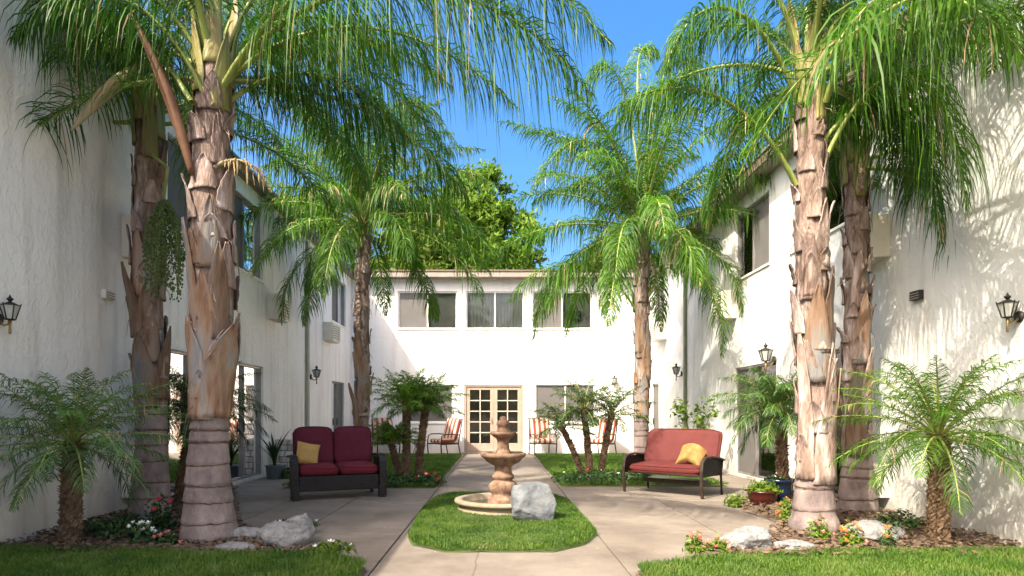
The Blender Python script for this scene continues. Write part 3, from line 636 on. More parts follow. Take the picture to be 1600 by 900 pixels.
def sheath_mesh(Rr, z0, h, ang, w0, flare, lean=0.0, tip=.0, centre=lambda z: (0, 0)):
    nj, nk = 14, 9; vs = []; fs = []
    for j in range(nj):
        t = j / (nj - 1); w = w0 * (1 - t) ** .75 * (1 + .25 * math.sin(t * 3)) + .07 * (1 - t) + .015; z = z0 + h * t; cx, cy = centre(z)
        r0 = Rr(z) + .012 + flare * t ** 2.2
        for k in range(nk):
            s = -1 + 2 * k / (nk - 1); a = ang + s * w * (1 + .14 * noise.noise(Vector((t * 9, s * 2, ang)))) + lean * t; r = r0 + .02 * (1 - s * s) * (1 - t) + (.012 * abs(s) ** 3) + .016 * noise.noise(Vector((s * 4, t * 3, ang * 7))) + .008 * noise.noise(Vector((s * 13, t * 4, ang * 3)))
            vs.append((cx + r * math.cos(a), cy + r * math.sin(a), z - .06 * s * s * (1 - t) * h * (1 if j else 0) + random.uniform(-.003, .003)))
    for j in range(nj - 1):
        for k in range(nk - 1): fs.append((j * nk + k, j * nk + k + 1, (j + 1) * nk + k + 1, (j + 1) * nk + k))
    return MB().add(vs, fs, 0, True)

def queen_palm(name, u, base_d, prof, top_z, lean=(0, 0), ring_top=1.1, sheaths=(), nfr=18, L=2.7, seed=1, leaf='frond', lab='', extra=(), dens=120,
               skip=None, stubs=10, wl=.62, elr=(-15, 75), boots_top=5, grp=None, wid=.0135, droop=(.8, 1.12)):
    random.seed(seed); np.random.seed(seed)
    X = (u - VX) * base_d / F; org = Vector((X, base_d, .02))
    r = empty('queen_palm', org, label=lab, cat='palm tree', group=grp or 'tall palm trees in the courtyard')
    zs = [p[0] for p in prof]; rs = [p[1] for p in prof]
    Rr = lambda z: float(np.interp(z, zs, rs))
    cen = lambda z: (lean[0] * (z / top_z) ** 1.3 + .015 * math.sin(z * 2.1 + seed), lean[1] * (z / top_z) ** 1.3 + .015 * math.cos(z * 1.7 + seed))
    # trunk skin with leaf scars
    mb = MB(); z = -.05; pts = []; k = 0
    rings = []; zz = .06
    while zz < ring_top: rings.append(zz); zz += random.uniform(.11, .27)
    st = .02; n = int((top_z + .05) / st); ns = 28; vs = []; fs = []; mi = []
    for i in range(n + 1):
        z = -.05 + i * st; cx, cy = cen(max(z, 0)); dd = min([abs(z - q) for q in rings] + [9]); groove = -.013 * math.exp(-(dd / .011) ** 2)
        nearest = [q for q in rings if q <= z]; bul = (.012 * math.exp(-((z - nearest[-1]) / .05)) if nearest and z < ring_top else 0)
        for kk in range(ns):
            a = 2 * math.pi * kk / ns; rough = .010 * noise.noise(Vector((a * 1.2, z * 1.5, seed))) + (.02 * noise.noise(Vector((math.cos(a) * 3, math.sin(a) * 3, z * 5 + seed))) if z > ring_top else .004 * noise.noise(Vector((math.cos(a) * 4, math.sin(a) * 4, z * 9))))
            rr = Rr(z) + groove + bul + rough; vs.append((cx + rr * math.cos(a), cy + rr * math.sin(a), z))
    for i in range(n):
        for kk in range(ns): fs.append((i * ns + kk, i * ns + (kk + 1) % ns, (i + 1) * ns + (kk + 1) % ns, (i + 1) * ns + kk)); mi.append(0 if -.05 + i * st < ring_top else 1)
    mb.add(vs, fs, 0, True); mb.m = mi; mb.build('trunk', ['trunk_ring', 'trunk_fibre'], r)
    q = MB()                                      # dark ragged scar lines
    for zr in rings:
        m = 40; cx, cy = cen(zr); vv = []; ff = []
        for kk in range(m + 1):
            a = 2 * math.pi * kk / m; rr = Rr(zr) + .001 + random.uniform(0, .006); zz = zr + random.uniform(-.006, .006) + .01 * math.sin(a + zr * 9)
            vv += [(cx + rr * math.cos(a), cy + rr * math.sin(a), zz - .006), (cx + (rr + .004) * math.cos(a), cy + (rr + .004) * math.sin(a), zz + random.uniform(.0, .012))]
            if kk: ff.append((2 * kk - 2, 2 * kk, 2 * kk + 1, 2 * kk - 1))
        q.add(vv, ff)
    q.build('leaf_scars', 'pygmy_trunk', r)
    for (z0, h, deg, w0, fl, ln) in sheaths:
        sheath_mesh(Rr, z0, h, R(deg), w0, fl, ln, centre=cen).build('leaf_sheath', 'boot_grey' if (name in 'CD' and random.random() < .55) else 'sheath', r, solid=.012)
    stubs = int(stubs * 2.3)
    for i in range(stubs):                        # smaller old leaf bases further up
        z0 = ring_top + .1 + (top_z - .5 - ring_top) * (i + random.random() * .7) / stubs
        sheath_mesh(Rr, z0, random.uniform(.16, .5), R(i * 137.5 + seed * 40), random.uniform(.3, .75), random.uniform(.01, .07), random.uniform(-.3, .3), centre=cen).build('leaf_sheath', random.choice(['sheath', 'boot_grey', 'boot_grey', 'boot_grey']), r, solid=.01)
    q = MB()                                      # loose fibres
    for i in range(46):
        z0 = random.uniform(ring_top, top_z); a = random.uniform(0, 6.28); cx, cy = cen(z0); rr = Rr(z0); l = random.uniform(.1, .35)
        p0 = Vector((cx + rr * math.cos(a), cy + rr * math.sin(a), z0)); o = Vector((math.cos(a + random.uniform(-.5, .5)), math.sin(a), 0)) * random.uniform(.02, .08)
        q.tube([p0, p0 + o + Vector((0, 0, -l * .4)), p0 + o * 1.3 + Vector((0, 0, -l))], [.006, .004, .001], 4)
    q.build('fibre', 'trunk_fibre', r)['kind'] = 'stuff'
    cx, cy = cen(top_z); top = Vector((cx, cy, top_z)) + org
    # green crown shaft sheaths
    for i in range(boots_top + 3):
        sheath_mesh(Rr, top_z - .6 + .09 * i, random.uniform(.6, .9), R(i * 137.5 + 60 * seed), .48, .07, 0, centre=cen).build('leaf_base', 'sheath_green', r, solid=.012)
    for i in range(nfr):
        az = i * 2.39996 + seed + random.uniform(-.2, .2); f = i / max(1, nfr - 1); el = R(elr[1] + (elr[0] - elr[1]) * f ** 1.2 + random.uniform(-6, 6))
        if skip and skip(az % (2 * math.pi), el): continue
        b = top + Vector((math.cos(az) * .09, math.sin(az) * .09, -.25 * f + .1)); LL = L * random.uniform(.85, 1.08)
        put_frond(arc(b, az, el, LL, random.uniform(*droop)), r, org, [leaf, 'rachis', 'frond_dry'], nl=dens, Lmax=wl * random.uniform(.9, 1.1), wid=wid, grav=random.uniform(.45, .95))
    for e in extra:
        put_frond(e['P'], r, org, [e.get('leaf', leaf), 'rachis', 'frond_dry'], nl=e.get('n', dens), Lmax=e.get('L', wl), wid=wid, grav=e.get('g', .85), plume=e.get('pl', (-38, 66)))
    return r, org, cen, Rr

pA = queen_palm('A', 328, 6.13 + .24, [(-.1, .29), (.0, .28), (.12, .265), (.4, .225), (1.0, .18), (1.3, .178), (2.6, .2), (3.2, .19), (4.6, .165), (5, .16)], 4.8, (.0, .1), 1.22,
    sheaths=[(1.22, 1.0, -130, 1.15, .06, .0), (1.24, .9, -52, .9, .17, .25), (1.62, 1.05, -95, .8, .05, .1), (2.0, .95, -60, .6, .06, .1), (2.2, 1.0, -140, .6, .06, -.1), (1.5, .9, 150, .8, .1, -.1), (1.3, .95, 60, 1.0, .08, 0), (2.7, .7, -80, .5, .05, .2)],
    nfr=22, L=3.0, seed=3, elr=(8, 80), droop=(.6, .95), skip=lambda a, e: (R(200) < a < R(340) and e < R(62)), lab='large front left palm with ringed grey trunk and orange leaf sheaths', stubs=14, wl=.66, dens=190,
    extra=[dict(P=[W(338, 150, 6.4), W(470, -70, 6.0), W(760, -90, 5.3), W(925, 150, 5.2)], L=.95, n=260, g=1.0, leaf='frond_bright'),
           dict(P=[W(340, 150, 6.4), W(480, -120, 5.7), W(760, -170, 5.0), W(955, 70, 4.8)], L=.85, n=220, g=.95),
           dict(P=[W(340, 140, 6.4), W(470, 10, 6.3), W(640, 0, 6.2), W(810, 170, 6.1)], L=.75, n=210, g=.95, leaf='frond_bright'),
           dict(P=[W(335, 160, 6.4), W(400, 40, 7.0), W(560, 30, 7.6), W(700, 240, 8.0)], L=.8, n=210, g=1.0),
           dict(P=[W(345, 170, 6.5), W(430, 90, 6.6), W(540, 90, 6.8), W(640, 220, 6.9)], L=.7, n=210, g=.9),
           dict(P=[W(320, 150, 6.3), W(240, -30, 6.0), W(120, -60, 5.8), W(20, 60, 5.8)], L=.75, n=200, g=.95),
           dict(P=[W(300, 160, 6.2), W(240, 60, 6.4), W(180, 0, 6.5), W(90, 20, 6.5)], L=.65, n=190, g=.9)])
pB = queen_palm('B', 236, 7.9, [(-.1, .26), (0, .25), (.3, .22), (.9, .18), (1.6, .17), (3, .17), (5.2, .15)], 5.0, (-.05, 0), 1.35,
    sheaths=[(1.35, .9, -100, 1.1, .05, .1), (1.9, .9, -70, .8, .06, 0), (2.2, .9, -120, .7, .1, -.2), (2.7, .8, -90, .6, .05, 0), (1.45, .9, -10, .7, .1, .1)],
    nfr=17, L=2.6, seed=11, elr=(12, 80), droop=(.6, .95), dens=170, skip=lambda a, e: (R(190) < a < R(350) and e < R(55)), lab='palm behind the front left one, with a hanging cluster of green fruit', stubs=12, wl=.6,
    extra=[dict(P=[W(230, 150, 7.8), W(180, 10, 7.2), W(80, -20, 6.9), W(5, 110, 6.8)], L=.7, n=200, g=1.0)])
pC = queen_palm('C', 1274, 6.75, [(-.1, .25), (0, .245), (.14, .245), (.22, .21), (.45, .19), (1.0, .17), (2.0, .165), (3.0, .15), (4.3, .13), (5.1, .11)], 4.95, (-.05, .05), .62,
    sheaths=[(.55, 1.45, -70, .8, .05, .1), (.6, 1.5, -145, .45, .09, 0), (.75, 1.0, -20, .5, .07, .0), (1.6, 1.0, -100, .9, .05, 0), (1.9, .9, -50, .7, .05, .1), (2.5, .7, -120, .6, .05, 0), (2.8, .7, -70, .6, .05, 0)],
    nfr=21, L=2.8, seed=5, elr=(4, 80), skip=lambda a, e: (R(225) < a < R(315) and e < R(60)) or (R(130) < a <= R(225) and e < R(62)), lab='large front right palm with peeling brown trunk beside the flower bed', stubs=16, wl=.62, leaf='frond', dens=180,
    extra=[dict(P=[W(1244, 290, 6.8), W(1190, 170, 6.7), W(1080, 80, 6.6), W(945, 180, 6.6)], L=.55, n=210, g=.8, leaf='frond_bright'),
           dict(P=[W(1290, 160, 6.7), W(1350, -60, 6.0), W(1500, -60, 5.2), W(1610, 100, 4.8)], L=.75, n=210, g=.9, leaf='frond_bright'),
           dict(P=[W(1285, 260, 6.8), W(1370, 60, 6.6), W(1480, 60, 6.2), W(1510, 330, 6.0)], L=.8, n=230, g=1.0, leaf='frond_bright'),
           dict(P=[W(1280, 230, 6.8), W(1360, 110, 6.9), W(1450, 130, 6.8), W(1470, 380, 6.6)], L=.7, n=210, g=1.0),
           dict(P=[W(1255, 180, 6.8), W(1190, -20, 6.6), W(1080, -40, 6.4), W(1040, 110, 6.3)], L=.6, n=190, g=.8)])
pD = queen_palm('D', 1338, 8.1, [(-.1, .24), (0, .24), (.3, .21), (.7, .17), (1.2, .15), (3, .135), (4.6, .12)], 4.5, (.0, .0), .85,
    sheaths=[(.75, 1.1, -120, .7, .05, 0), (1.2, .9, -60, .8, .05, .1), (1.9, .9, -90, .7, .06, 0), (2.6, .7, -110, .6, .05, 0)],
    nfr=13, L=2.4, seed=8, dens=160, skip=lambda a, e: (R(200) < a < R(300) and e < R(35)) or (R(110) < a <= R(230) and e < R(55)), lab='thinner palm standing right behind the front right one, near the wall', stubs=14, wl=.6)
pE = queen_palm('E', 565, 13.2, [(-.1, .17), (0, .17), (.6, .14), (2, .15), (3.2, .14), (5.4, .12)], 5.25, (.03, 0), .9,
    sheaths=[(.9, 1.0, -140, .8, .14, -.1), (1.3, 1.2, -70, .9, .05, 0), (2.0, 1.0, -110, .8, .05, 0)],
    nfr=40, L=3.1, seed=4, elr=(-10, 86), droop=(.7, 1.05), lab='palm rising behind the burgundy loveseat in front of the left corner', stubs=12, wl=.62, dens=130, leaf='frond_bright', wid=.02,
    extra=[dict(P=[W(566, 370, 13.2), W(575, 150, 13.2), W(640, 90, 13), W(720, 240, 12.8)], L=.7, n=140, g=.85),
           dict(P=[W(566, 370, 13.2), W(540, 180, 13.4), W(470, 150, 13.4), W(400, 320, 13.4)], L=.7, n=140, g=.85),
           dict(P=[W(568, 380, 13.2), W(640, 250, 13), W(700, 270, 12.8), W(745, 420, 12.6)], L=.65, n=130, g=.95)])
pF = queen_palm('F', 1003, 14.0, [(-.1, .19), (0, .19), (.6, .16), (2, .165), (3.2, .16), (5.4, .13)], 5.3, (.0, 0), 1.2,
    sheaths=[(1.2, 1.0, -90, .8, .05, 0), (2.0, 1.0, -70, .8, .05, 0), (2.6, .8, -120, .8, .05, 0)],
    nfr=44, L=3.6, seed=9, elr=(-16, 88), droop=(.7, 1.05), lab='palm with bright green crown behind the red loveseat', stubs=10, wl=.68, dens=130, leaf='frond_bright', wid=.021,
    extra=[dict(P=[W(1000, 500, 14), W(960, 400, 13.6), W(850, 380, 13.2), W(795, 470, 13)], L=.7, n=110, g=1.0),
           dict(P=[W(1003, 350, 14), W(990, 120, 14), W(950, 40, 13.8), W(905, 150, 13.6)], L=.75, n=150, g=.8),
           dict(P=[W(1003, 350, 14), W(1010, 100, 14), W(1060, 20, 13.9), W(1125, 170, 13.8)], L=.75, n=150, g=.8),
           dict(P=[W(1003, 350, 14), W(995, 100, 14.4), W(985, 40, 14.6), W(1030, 90, 14.9)], L=.7, n=140, g=.7),
           dict(P=[W(1000, 360, 14), W(960, 200, 13.4), W(890, 170, 13), W(830, 300, 12.8)], L=.75, n=150, g=.9),
           dict(P=[W(1008, 480, 14), W(1030, 400, 13.7), W(1075, 395, 13.4), W(1100, 450, 13.2)], L=.5, n=90, g=.9)])

pH = queen_palm('H', 1742, 4.2, [(-.1, .2), (0, .2), (.5, .16), (3, .14), (6, .12)], 4.5, (-.0, .0), 1.0,  # added off-frame palm, placed and thinned to streak the right wall with frond shadows
    sheaths=[(1.0, 1.0, -90, .8, .05, 0)], nfr=17, L=2.7, seed=15, lab='palm added outside the right edge to shadow the right wall, fronds hanging in at the top right corner', stubs=8, wl=.66, dens=70, wid=.018, leaf='frond_bright', droop=(.7, 1.0), elr=(10, 80))
# fruit cluster hanging on palm B, dry spathes on A and B
def fruit(par, org, P, n, rad, L0):
    q = MB(); pts = [Vector(p) - org for p in P]; q.tube(pts, [.022, .02, .014][:len(pts)] + [.012] * max(0, len(pts) - 3), 7)
    V = []; Q = []; s = .017
    strands = [(random.uniform(0, 6.28), random.uniform(.5, 1.0), random.uniform(.5, 1.25)) for _ in range(34)]
    for a_, l_, w_ in strands: q.tube([pts[-1], pts[-1] + Vector((math.cos(a_) * rad * w_ * .8, math.sin(a_) * rad * w_ * .8, -L0 * l_ * .35)), pts[-1] + Vector((math.cos(a_) * rad * w_, math.sin(a_) * rad * w_, -L0 * l_))], [.005, .004, .002], 4)
    q.build('fruit_stalk', 'rachis', par)
    for i in range(n):
        a_, l_, w_ = strands[i % 34]; t = random.random() ** .8; b_ = min(1, t * 2.2) ** .7
        c = pts[-1] + Vector((math.cos(a_) * rad * w_ * b_, math.sin(a_) * rad * w_ * b_, -L0 * l_ * t)) + Vector((random.gauss(0, .016), random.gauss(0, .016), 0)); k = len(V); s = random.uniform(.010, .017)
        V += [c + Vector(v) * s for v in ((1, 0, 0), (0, 1, 0), (-1, 0, 0), (0, -1, 0), (0, 0, 1.2), (0, 0, -1.2))]
        Q += [(k, k + 1, k + 4), (k + 1, k + 2, k + 4), (k + 2, k + 3, k + 4), (k + 3, k, k + 4), (k + 1, k, k + 5), (k + 2, k + 1, k + 5), (k + 3, k + 2, k + 5), (k, k + 3, k + 5)]
    o = np_mesh('fruit_cluster', [tuple(v) for v in V], Q, 'berry', par, smooth=True); o['kind'] = 'stuff'
fruit(pB[0], pB[1], [W(236, 240, 7.7), W(262, 262, 7.5), W(256, 312, 7.45)], 1900, .17, 1.2)
def spathe(par, org, P, w, m):
    pts = [Vector(p) - org for p in P]; N = 16; vs = []; fs = []
    for i in range(N):
        t = i / (N - 1); p = pts[0] * (1 - t) ** 2 + pts[1] * 2 * t * (1 - t) + pts[2] * t * t; ww = w * (math.sin(math.pi * min(1, .08 + t * .93)) ** .8) + .004
        tg = (pts[2] - pts[0]).normalized(); up = Vector((0, -1, .15)); sd = tg.cross(up).normalized(); up = sd.cross(tg)
        for k in range(7):
            a = math.pi * k / 6; vs.append(p + sd * math.cos(a) * ww + up * (math.sin(a) * ww * .8 - ww * .3))
    for i in range(N - 1):
        for k in range(6): fs.append((i * 7 + k, i * 7 + k + 1, i * 7 + 8 + k, i * 7 + 7 + k))
    MB().add(vs, fs, 0, True).build('spathe', m, par, solid=.008)
spathe(pB[0], pB[1], [W(236, 92, 6.9), W(170, 125, 6.5), W(112, 204, 6.3)], .075, 'spathe')
spathe(pA[0], pA[1], [W(300, 275, 6.2), W(272, 150, 6.1), W(205, 20, 6.0)], .045, 'spathe_red')
# dry frond bits at the left roof behind palm A
put_frond([W(335, 262, 6.3), W(370, 240, 6.3), W(400, 250, 6.3), W(425, 300, 6.3)], pA[0], pA[1], ['frond_dry', 'spathe', 'frond_dry'], nl=40, Lmax=.18, wid=.02, rr=(.025, .006))

def pygmy_palm(u, d, stems, seed, lab, leaf='pygmy_frond', grp='small feathery palms planted in the beds', Lf=.85, nf=46, wid=.0085, trunkr=.085, dens=58, lowest=92, drp=(.6, .95), pg=.5, cat='small palm'):
    """stems: list of (base dx, dy, top dx, dy, top z, crown scale)"""
    random.seed(seed); np.random.seed(seed)
    org = Vector(((u - VX) * d / F, d, .05)); r = empty('pygmy_date_palm', org, label=lab, cat=cat, group=grp)
    for (bx, by, tx, ty, tz, cs) in stems:
        q = MB(); vs = []; fs = []; n = 18; ns = max(16, int(tz / .03)); tr = trunkr * (.8 + .2 * cs)
        C = lambda t: Vector((bx + (tx - bx) * t ** 1.3, by + (ty - by) * t ** 1.3, tz * t))
        for i in range(ns + 1):
            t = i / ns; c = C(t)
            for k in range(n):
                a = 2 * math.pi * k / n; rr = tr * (1.1 - .15 * t + .12 * max(0, t - .7)) * (1 + .16 * math.sin(k * math.pi + i * 1.57)) + random.uniform(-.007, .007)
                vs.append(c + Vector((math.cos(a) * rr, math.sin(a) * rr, 0)))
        for i in range(ns):
            for k in range(n): fs.append((i * n + k, i * n + (k + 1) % n, (i + 1) * n + (k + 1) % n, (i + 1) * n + k))
        q.add(vs, fs)
        for i in range(int(240 * tz * (tr / .08))):                      # pointed stubs of old leaf stalks
            t = random.random(); c = C(t); a = random.uniform(0, 6.28); o = Vector((math.cos(a), math.sin(a), 0)); sl = random.uniform(.02, .05); s2 = Vector((-o.y, o.x, 0)) * .012
            b = c + o * tr * .95; q.add([b - s2, b + s2, b + o * sl + Vector((0, 0, sl * .9)), b + Vector((0, 0, .022))], [(0, 1, 2), (1, 3, 2), (3, 0, 2)])
        q.build('trunk', 'pygmy_trunk', r)
        top = org + C(1)
        for i in range(int(nf * (.6 + .4 * cs))):
            az = i * 2.39996 + seed; f = (i + .5) / nf; el = R(84 - lowest * f ** 1.0 + random.uniform(-7, 7)); L = Lf * cs * random.uniform(.85, 1.1) * (.8 + .2 * math.sin(f * 3))
            put_frond(arc(top + Vector((math.cos(az) * .03, math.sin(az) * .03, .02 - .06 * f)), az, el, L, random.uniform(*drp)), r, org, [leaf, 'rachis', 'frond_dry'], nl=dens, Lmax=.27 * cs ** .5, wid=wid,
                      fwd=.7, grav=pg, plume=(-25, 45), bare=.16, rr=(.009, .0025), tipk=.55, seg=2, lw=(.8, 1, .1), rn=4)
    return r
pygmy_palm(110, 6.15, [(0, 0, .03, 0, .98, 1.0)], 21, 'small feathery palm at the far left front, against the near wall', trunkr=.085, Lf=1.04, nf=46, lowest=100, drp=(.45, .85), dens=46, pg=.38)
pygmy_palm(1467, 6.15, [(0, 0, .0, 0, 1.05, 1.05)], 22, 'small feathery palm at the right front in front of the shadowed wall', leaf='frond_bright', trunkr=.085, Lf=1.04, nf=46, lowest=100, drp=(.45, .85), dens=46, pg=.38)
pygmy_palm(284, 9.0, [(0, 0, .2, .05, 1.3, 1.1)], 23, 'small palm half hidden behind the large front left trunk', leaf='leaf_dark', trunkr=.09, Lf=.95)
pygmy_palm(1222, 8.9, [(0.1, .2, -.02, 0, 1.3, 1.1)], 24, 'small drooping palm behind the large front right trunk, above the blue pot', trunkr=.07, Lf=.85)
pygmy_palm(640, 11.7, [(-.06, 0, -.05, 0, 1.42, 1.0), (.14, .1, .28, .1, 1.34, 1.0), (-.18, .05, -.34, 0, .7, .7)], 25, 'triple trunked small palm on the left back lawn beside the path', trunkr=.065, wid=.011, leaf='frond_bright', Lf=.82, nf=36, lowest=72, drp=(.35, .8), pg=.3, dens=40)
pygmy_palm(922, 12.2, [(0, 0, -.12, 0, 1.36, 1.0), (-.14, 0, -.56, -.1, 1.0, .85), (.2, 0, .42, .05, 1.24, .95)], 26, 'triple trunked small palm on the right back lawn with leaning dark stems', trunkr=.058, wid=.011, leaf='leaf_dark', nf=22, Lf=.82, lowest=86, drp=(.4, .95), pg=.35, dens=38)

# ------------------------------------------------------------------ trees behind the rear wing
def tree(x, y, h, lobes, seed, lab, leaf, nleaf=17000, ls=.16):
    rs = np.random.RandomState(seed); random.seed(seed)
    r = empty('tree', (x, y, -.1), label=lab, cat='tree', group='trees behind the rear building')
    q = MB(); q.tube([(0, 0, 0), (.1, 0, h * .3), (0, .1, h * .6), (.05, 0, h * .9)], [.32, .25, .16, .05], 10)
    for (lx, lz, lr, lh) in lobes: q.tube([(0, 0, lz * .45), (lx * .5, 0, lz * .7), (lx, 0, lz)], [.12, .08, .03], 6)
    q.build('trunk', 'bark', r)
    V = []; tot = sum(l[2] * l[3] for l in lobes)
    cs = []
    for (lx, lz, lr, lh) in lobes:
        nc = int(170 * lr * lh / tot) + 12
        for _ in range(nc):
            d = rs.normal(size=3); d /= np.linalg.norm(d); rr = rs.uniform(.45, 1.0) ** .5
            cs.append((np.array([lx, 0, lz]) + d * rr * np.array([lr, lr, lh]), rs.uniform(.28, .62)))
    per = nleaf // len(cs); allq = []
    for c, s in cs:
        p = c + rs.normal(0, 1, (per, 3)) * s * np.array([.62, .62, .42]); p[:, 2] -= .15 * np.abs(rs.normal(0, 1, per)) * s
        n = unit(rs.normal(0, 1, (per, 3)) + (p - c) * 1.1); t = unit(np.cross(n, rs.normal(0, 1, (per, 3)))); b = np.cross(n, t)
        l = ls * rs.uniform(.6, 1.3, (per, 1)); allq.append(np.stack([p - t * l, p + b * l * .35, p + t * l, p - b * l * .35], 1))
    V = np.concatenate(allq).reshape(-1, 3); Q = np.arange(len(V)).reshape(-1, 4)
    np_mesh('crown', V, Q, leaf, r)
tree(-.6, 31, 13, [(-2.6, 9.6, 1.9, 2.2), (-3.2, 7.9, 1.9, 1.9), (-.8, 10.2, 1.9, 2.1), (.9, 9.6, 1.8, 2.0), (-.2, 12.0, 1.5, 1.5), (1.3, 8.0, 1.5, 1.8), (-1.0, 7.8, 2.0, 1.8), (.2, 7.0, 2.3, 1.6)], 31, 'tallest bright green leafy tree rising behind the middle of the rear building', 'tree_leaf_yellow', 40000)
tree(-3.4, 30, 11, [(0, 9.6, 1.6, 2.0), (-.9, 8.2, 1.8, 1.8), (.8, 7.6, 1.8, 1.8), (0, 6.4, 2.2, 1.4)], 32, 'leafy tree left of the tallest tree, behind the rear roof', 'tree_leaf', 17000)
tree(6.3, 34, 11, [(0, 9.4, 1.5, 1.7), (-1.1, 8.0, 1.6, 1.7), (1.2, 8.2, 1.8, 1.7), (0, 6.6, 2.2, 1.6)], 33, 'rounded green tree behind the right part of the rear roof', 'tree_leaf', 15000)
tree(11.4, 30, 13, [(0, 11, 1.4, 1.6), (-.9, 9.4, 1.5, 1.8), (.8, 9.2, 1.8, 1.8), (0, 7.5, 2.2, 1.8)], 34, 'tree showing above the far end of the right roof', 'tree_leaf', 13000)
tree(-9.0, 30, 12, [(0, 10, 1.6, 2), (1.2, 8.6, 1.8, 1.8), (-1, 8, 1.8, 1.8)], 35, 'tree above the far end of the left roof behind palm fronds', 'tree_leaf', 12000)

# ------------------------------------------------------------------ fountain, boulder, rocks
FX, FY = .07, 8.44
def Zf(v): return EYE - (v - VY) * FY / F
ft = empty('fountain', (FX, FY, .03), label='tiered carved stone fountain standing in a low round basin on the grass', cat='fountain')
q = MB(); q.lathe([(.60, -.05), (.615, .0), (.60, .03), (.585, .05), (.585, .085), (.60, .095), (.635, .105), (.645, .125), (.635, .15), (.60, .158), (.55, .156), (.535, .14), (.53, .06), (.50, .04), (0, .04)], 64); q.build('basin', 'basin_stone', ft)
q = MB(); q.lathe([(.529, .075), (0, .075)], 48); q.build('water', 'dark_water', ft)
q = MB(); q.lathe([(.20, .05), (.205, .14), (.19, .165), (.165, .18), (.15, .2), (.155, .23), (.18, .28), (.175, .33), (.145, .37), (.12, .39), (.128, .41), (.145, .425), (.145, .455), (.125, .47), (.11, .5), (.108, .56), (.12, .60)], 40,
    wob=lambda g, z: 1 + (.09 * abs(math.cos(6 * g)) if .2 < z < .38 else .02 * math.cos(12 * g) if z > .46 else 0)); q.build('pedestal', 'fountain_stone', ft)
q = MB(); q.lathe([(.11, .585), (.15, .60), (.21, .635), (.245, .68), (.275, .70), (.285, .715), (.285, .745), (.27, .755), (.25, .745), (.2, .70), (.1, .69), (0, .69)], 48, wob=lambda g, z: 1 + .045 * abs(math.cos(8 * g))); q.build('large_bowl', 'fountain_stone', ft)
q = MB(); q.lathe([(.10, .69), (.105, .76), (.09, .78), (.075, .81), (.072, .90), (.085, .93), (.1, .95)], 32, wob=lambda g, z: 1 + .04 * math.cos(8 * g)); q.build('upper_stem', 'fountain_stone', ft)
q = MB(); q.lathe([(.09, .94), (.12, .96), (.15, .985), (.165, 1.0), (.165, 1.025), (.15, 1.03), (.10, 1.0), (0, 1.0)], 40, wob=lambda g, z: 1 + .045 * abs(math.cos(7 * g))); q.build('small_bowl', 'fountain_stone', ft)
q = MB(); q.lathe([(.085, 1.0), (.085, 1.05), (.065, 1.07), (.06, 1.09), (.08, 1.11), (.085, 1.14), (.07, 1.17), (.045, 1.185), (.05, 1.2), (.035, 1.225), (0, 1.24)], 24, wob=lambda g, z: 1 + .05 * math.cos(6 * g)); q.build('finial', 'fountain_stone', ft)

def rock(loc, dims, seed, m, lab, name='rock', cat='rock', rot=0, rough=.22, flat=None, group=None, sub=5):
    import bmesh
    bm = bmesh.new(); bmesh.ops.create_icosphere(bm, subdivisions=sub, radius=1)
    sv = Vector((seed * 3.1, seed * 1.7, seed * .9)); planes = []
    rnd = random.Random(seed)
    for _ in range(9):
        d = Vector((rnd.gauss(0, 1), rnd.gauss(0, 1), rnd.gauss(0, .8))).normalized(); planes.append((d, rnd.uniform(.72, .92)))
    for d, k in (flat or []): planes.append((Vector(d).normalized(), k))
    for v in bm.verts:
        p = v.co.normalized()
        if flat: mx = max(abs(p.x), abs(p.y), abs(p.z)); p = p * (.45 + .55 / mx) * .82
        for d, k in planes:
            e = p.dot(d) - k
            if e > 0: p = p - d * e * .92
        p = p * (1 + rough * noise.noise(p * 1.3 + sv) + rough * .35 * noise.noise(p * 3.7 + sv) + rough * .13 * noise.noise(p * 11 + sv))
        v.co = Vector((p.x * dims[0] / 2, p.y * dims[1] / 2, p.z * dims[2] / 2))
    me = bpy.data.meshes.new(name); bm.to_mesh(me); bm.free(); me.materials.append(MATS[m])
    o = link(name, me, None, True); o.location = loc; o.rotation_euler = (0, 0, rot); return tag(o, lab, cat, group)
rock((.405, 7.6, .22), (.66, .56, .64), 12, 'boulder', 'big flat topped grey boulder on the grass in front of the fountain', 'boulder', 'boulder', .1, .1, flat=[((0, 0, 1), .8), ((.9, 0, .35), .78), ((-1, 0, .2), .8), ((0, -1, .12), .75)])
GR = 'rocks edging the flower beds'
rock((-2.02, 6.05, .1), (.50, .42, .34), 2, 'rock_white', 'largest white rock in the left bed, next to the lawn corner', group=GR)
rock((-2.0, 6.45, .14), (.34, .3, .34), 5, 'rock_white', 'grey rock sticking up right behind the largest white rock on the left', group=GR)
rock((-2.48, 6.35, .08), (.30, .26, .20), 3, 'rock_white', 'small pale rock between the ringed palm trunk and the largest left rock', group=GR)
rock((-2.38, 5.8, .07), (.42, .2, .13), 4, 'rock_white', 'low flat white rock at the lawn edge in front of the left rocks', group=GR)
rock((2.32, 5.93, .1), (.50, .40, .34), 6, 'rock_white', 'biggest rock in the right bed, grey topped, beside the pink begonias', group=GR)
rock((2.72, 5.85, .07), (.38, .2, .16), 7, 'rock_white', 'small white elongated rock right of the biggest right bed rock', group=GR, rot=-.15)
rock((3.72, 6.35, .1), (.55, .4, .3), 8, 'rock_white', 'pale rock between the front right palm base and the small palm', group=GR)
rock((-4.0, 7.4, .1), (.3, .25, .14), 9, 'boulder', 'dark rock in the shaded left bed near the wall', group=GR)

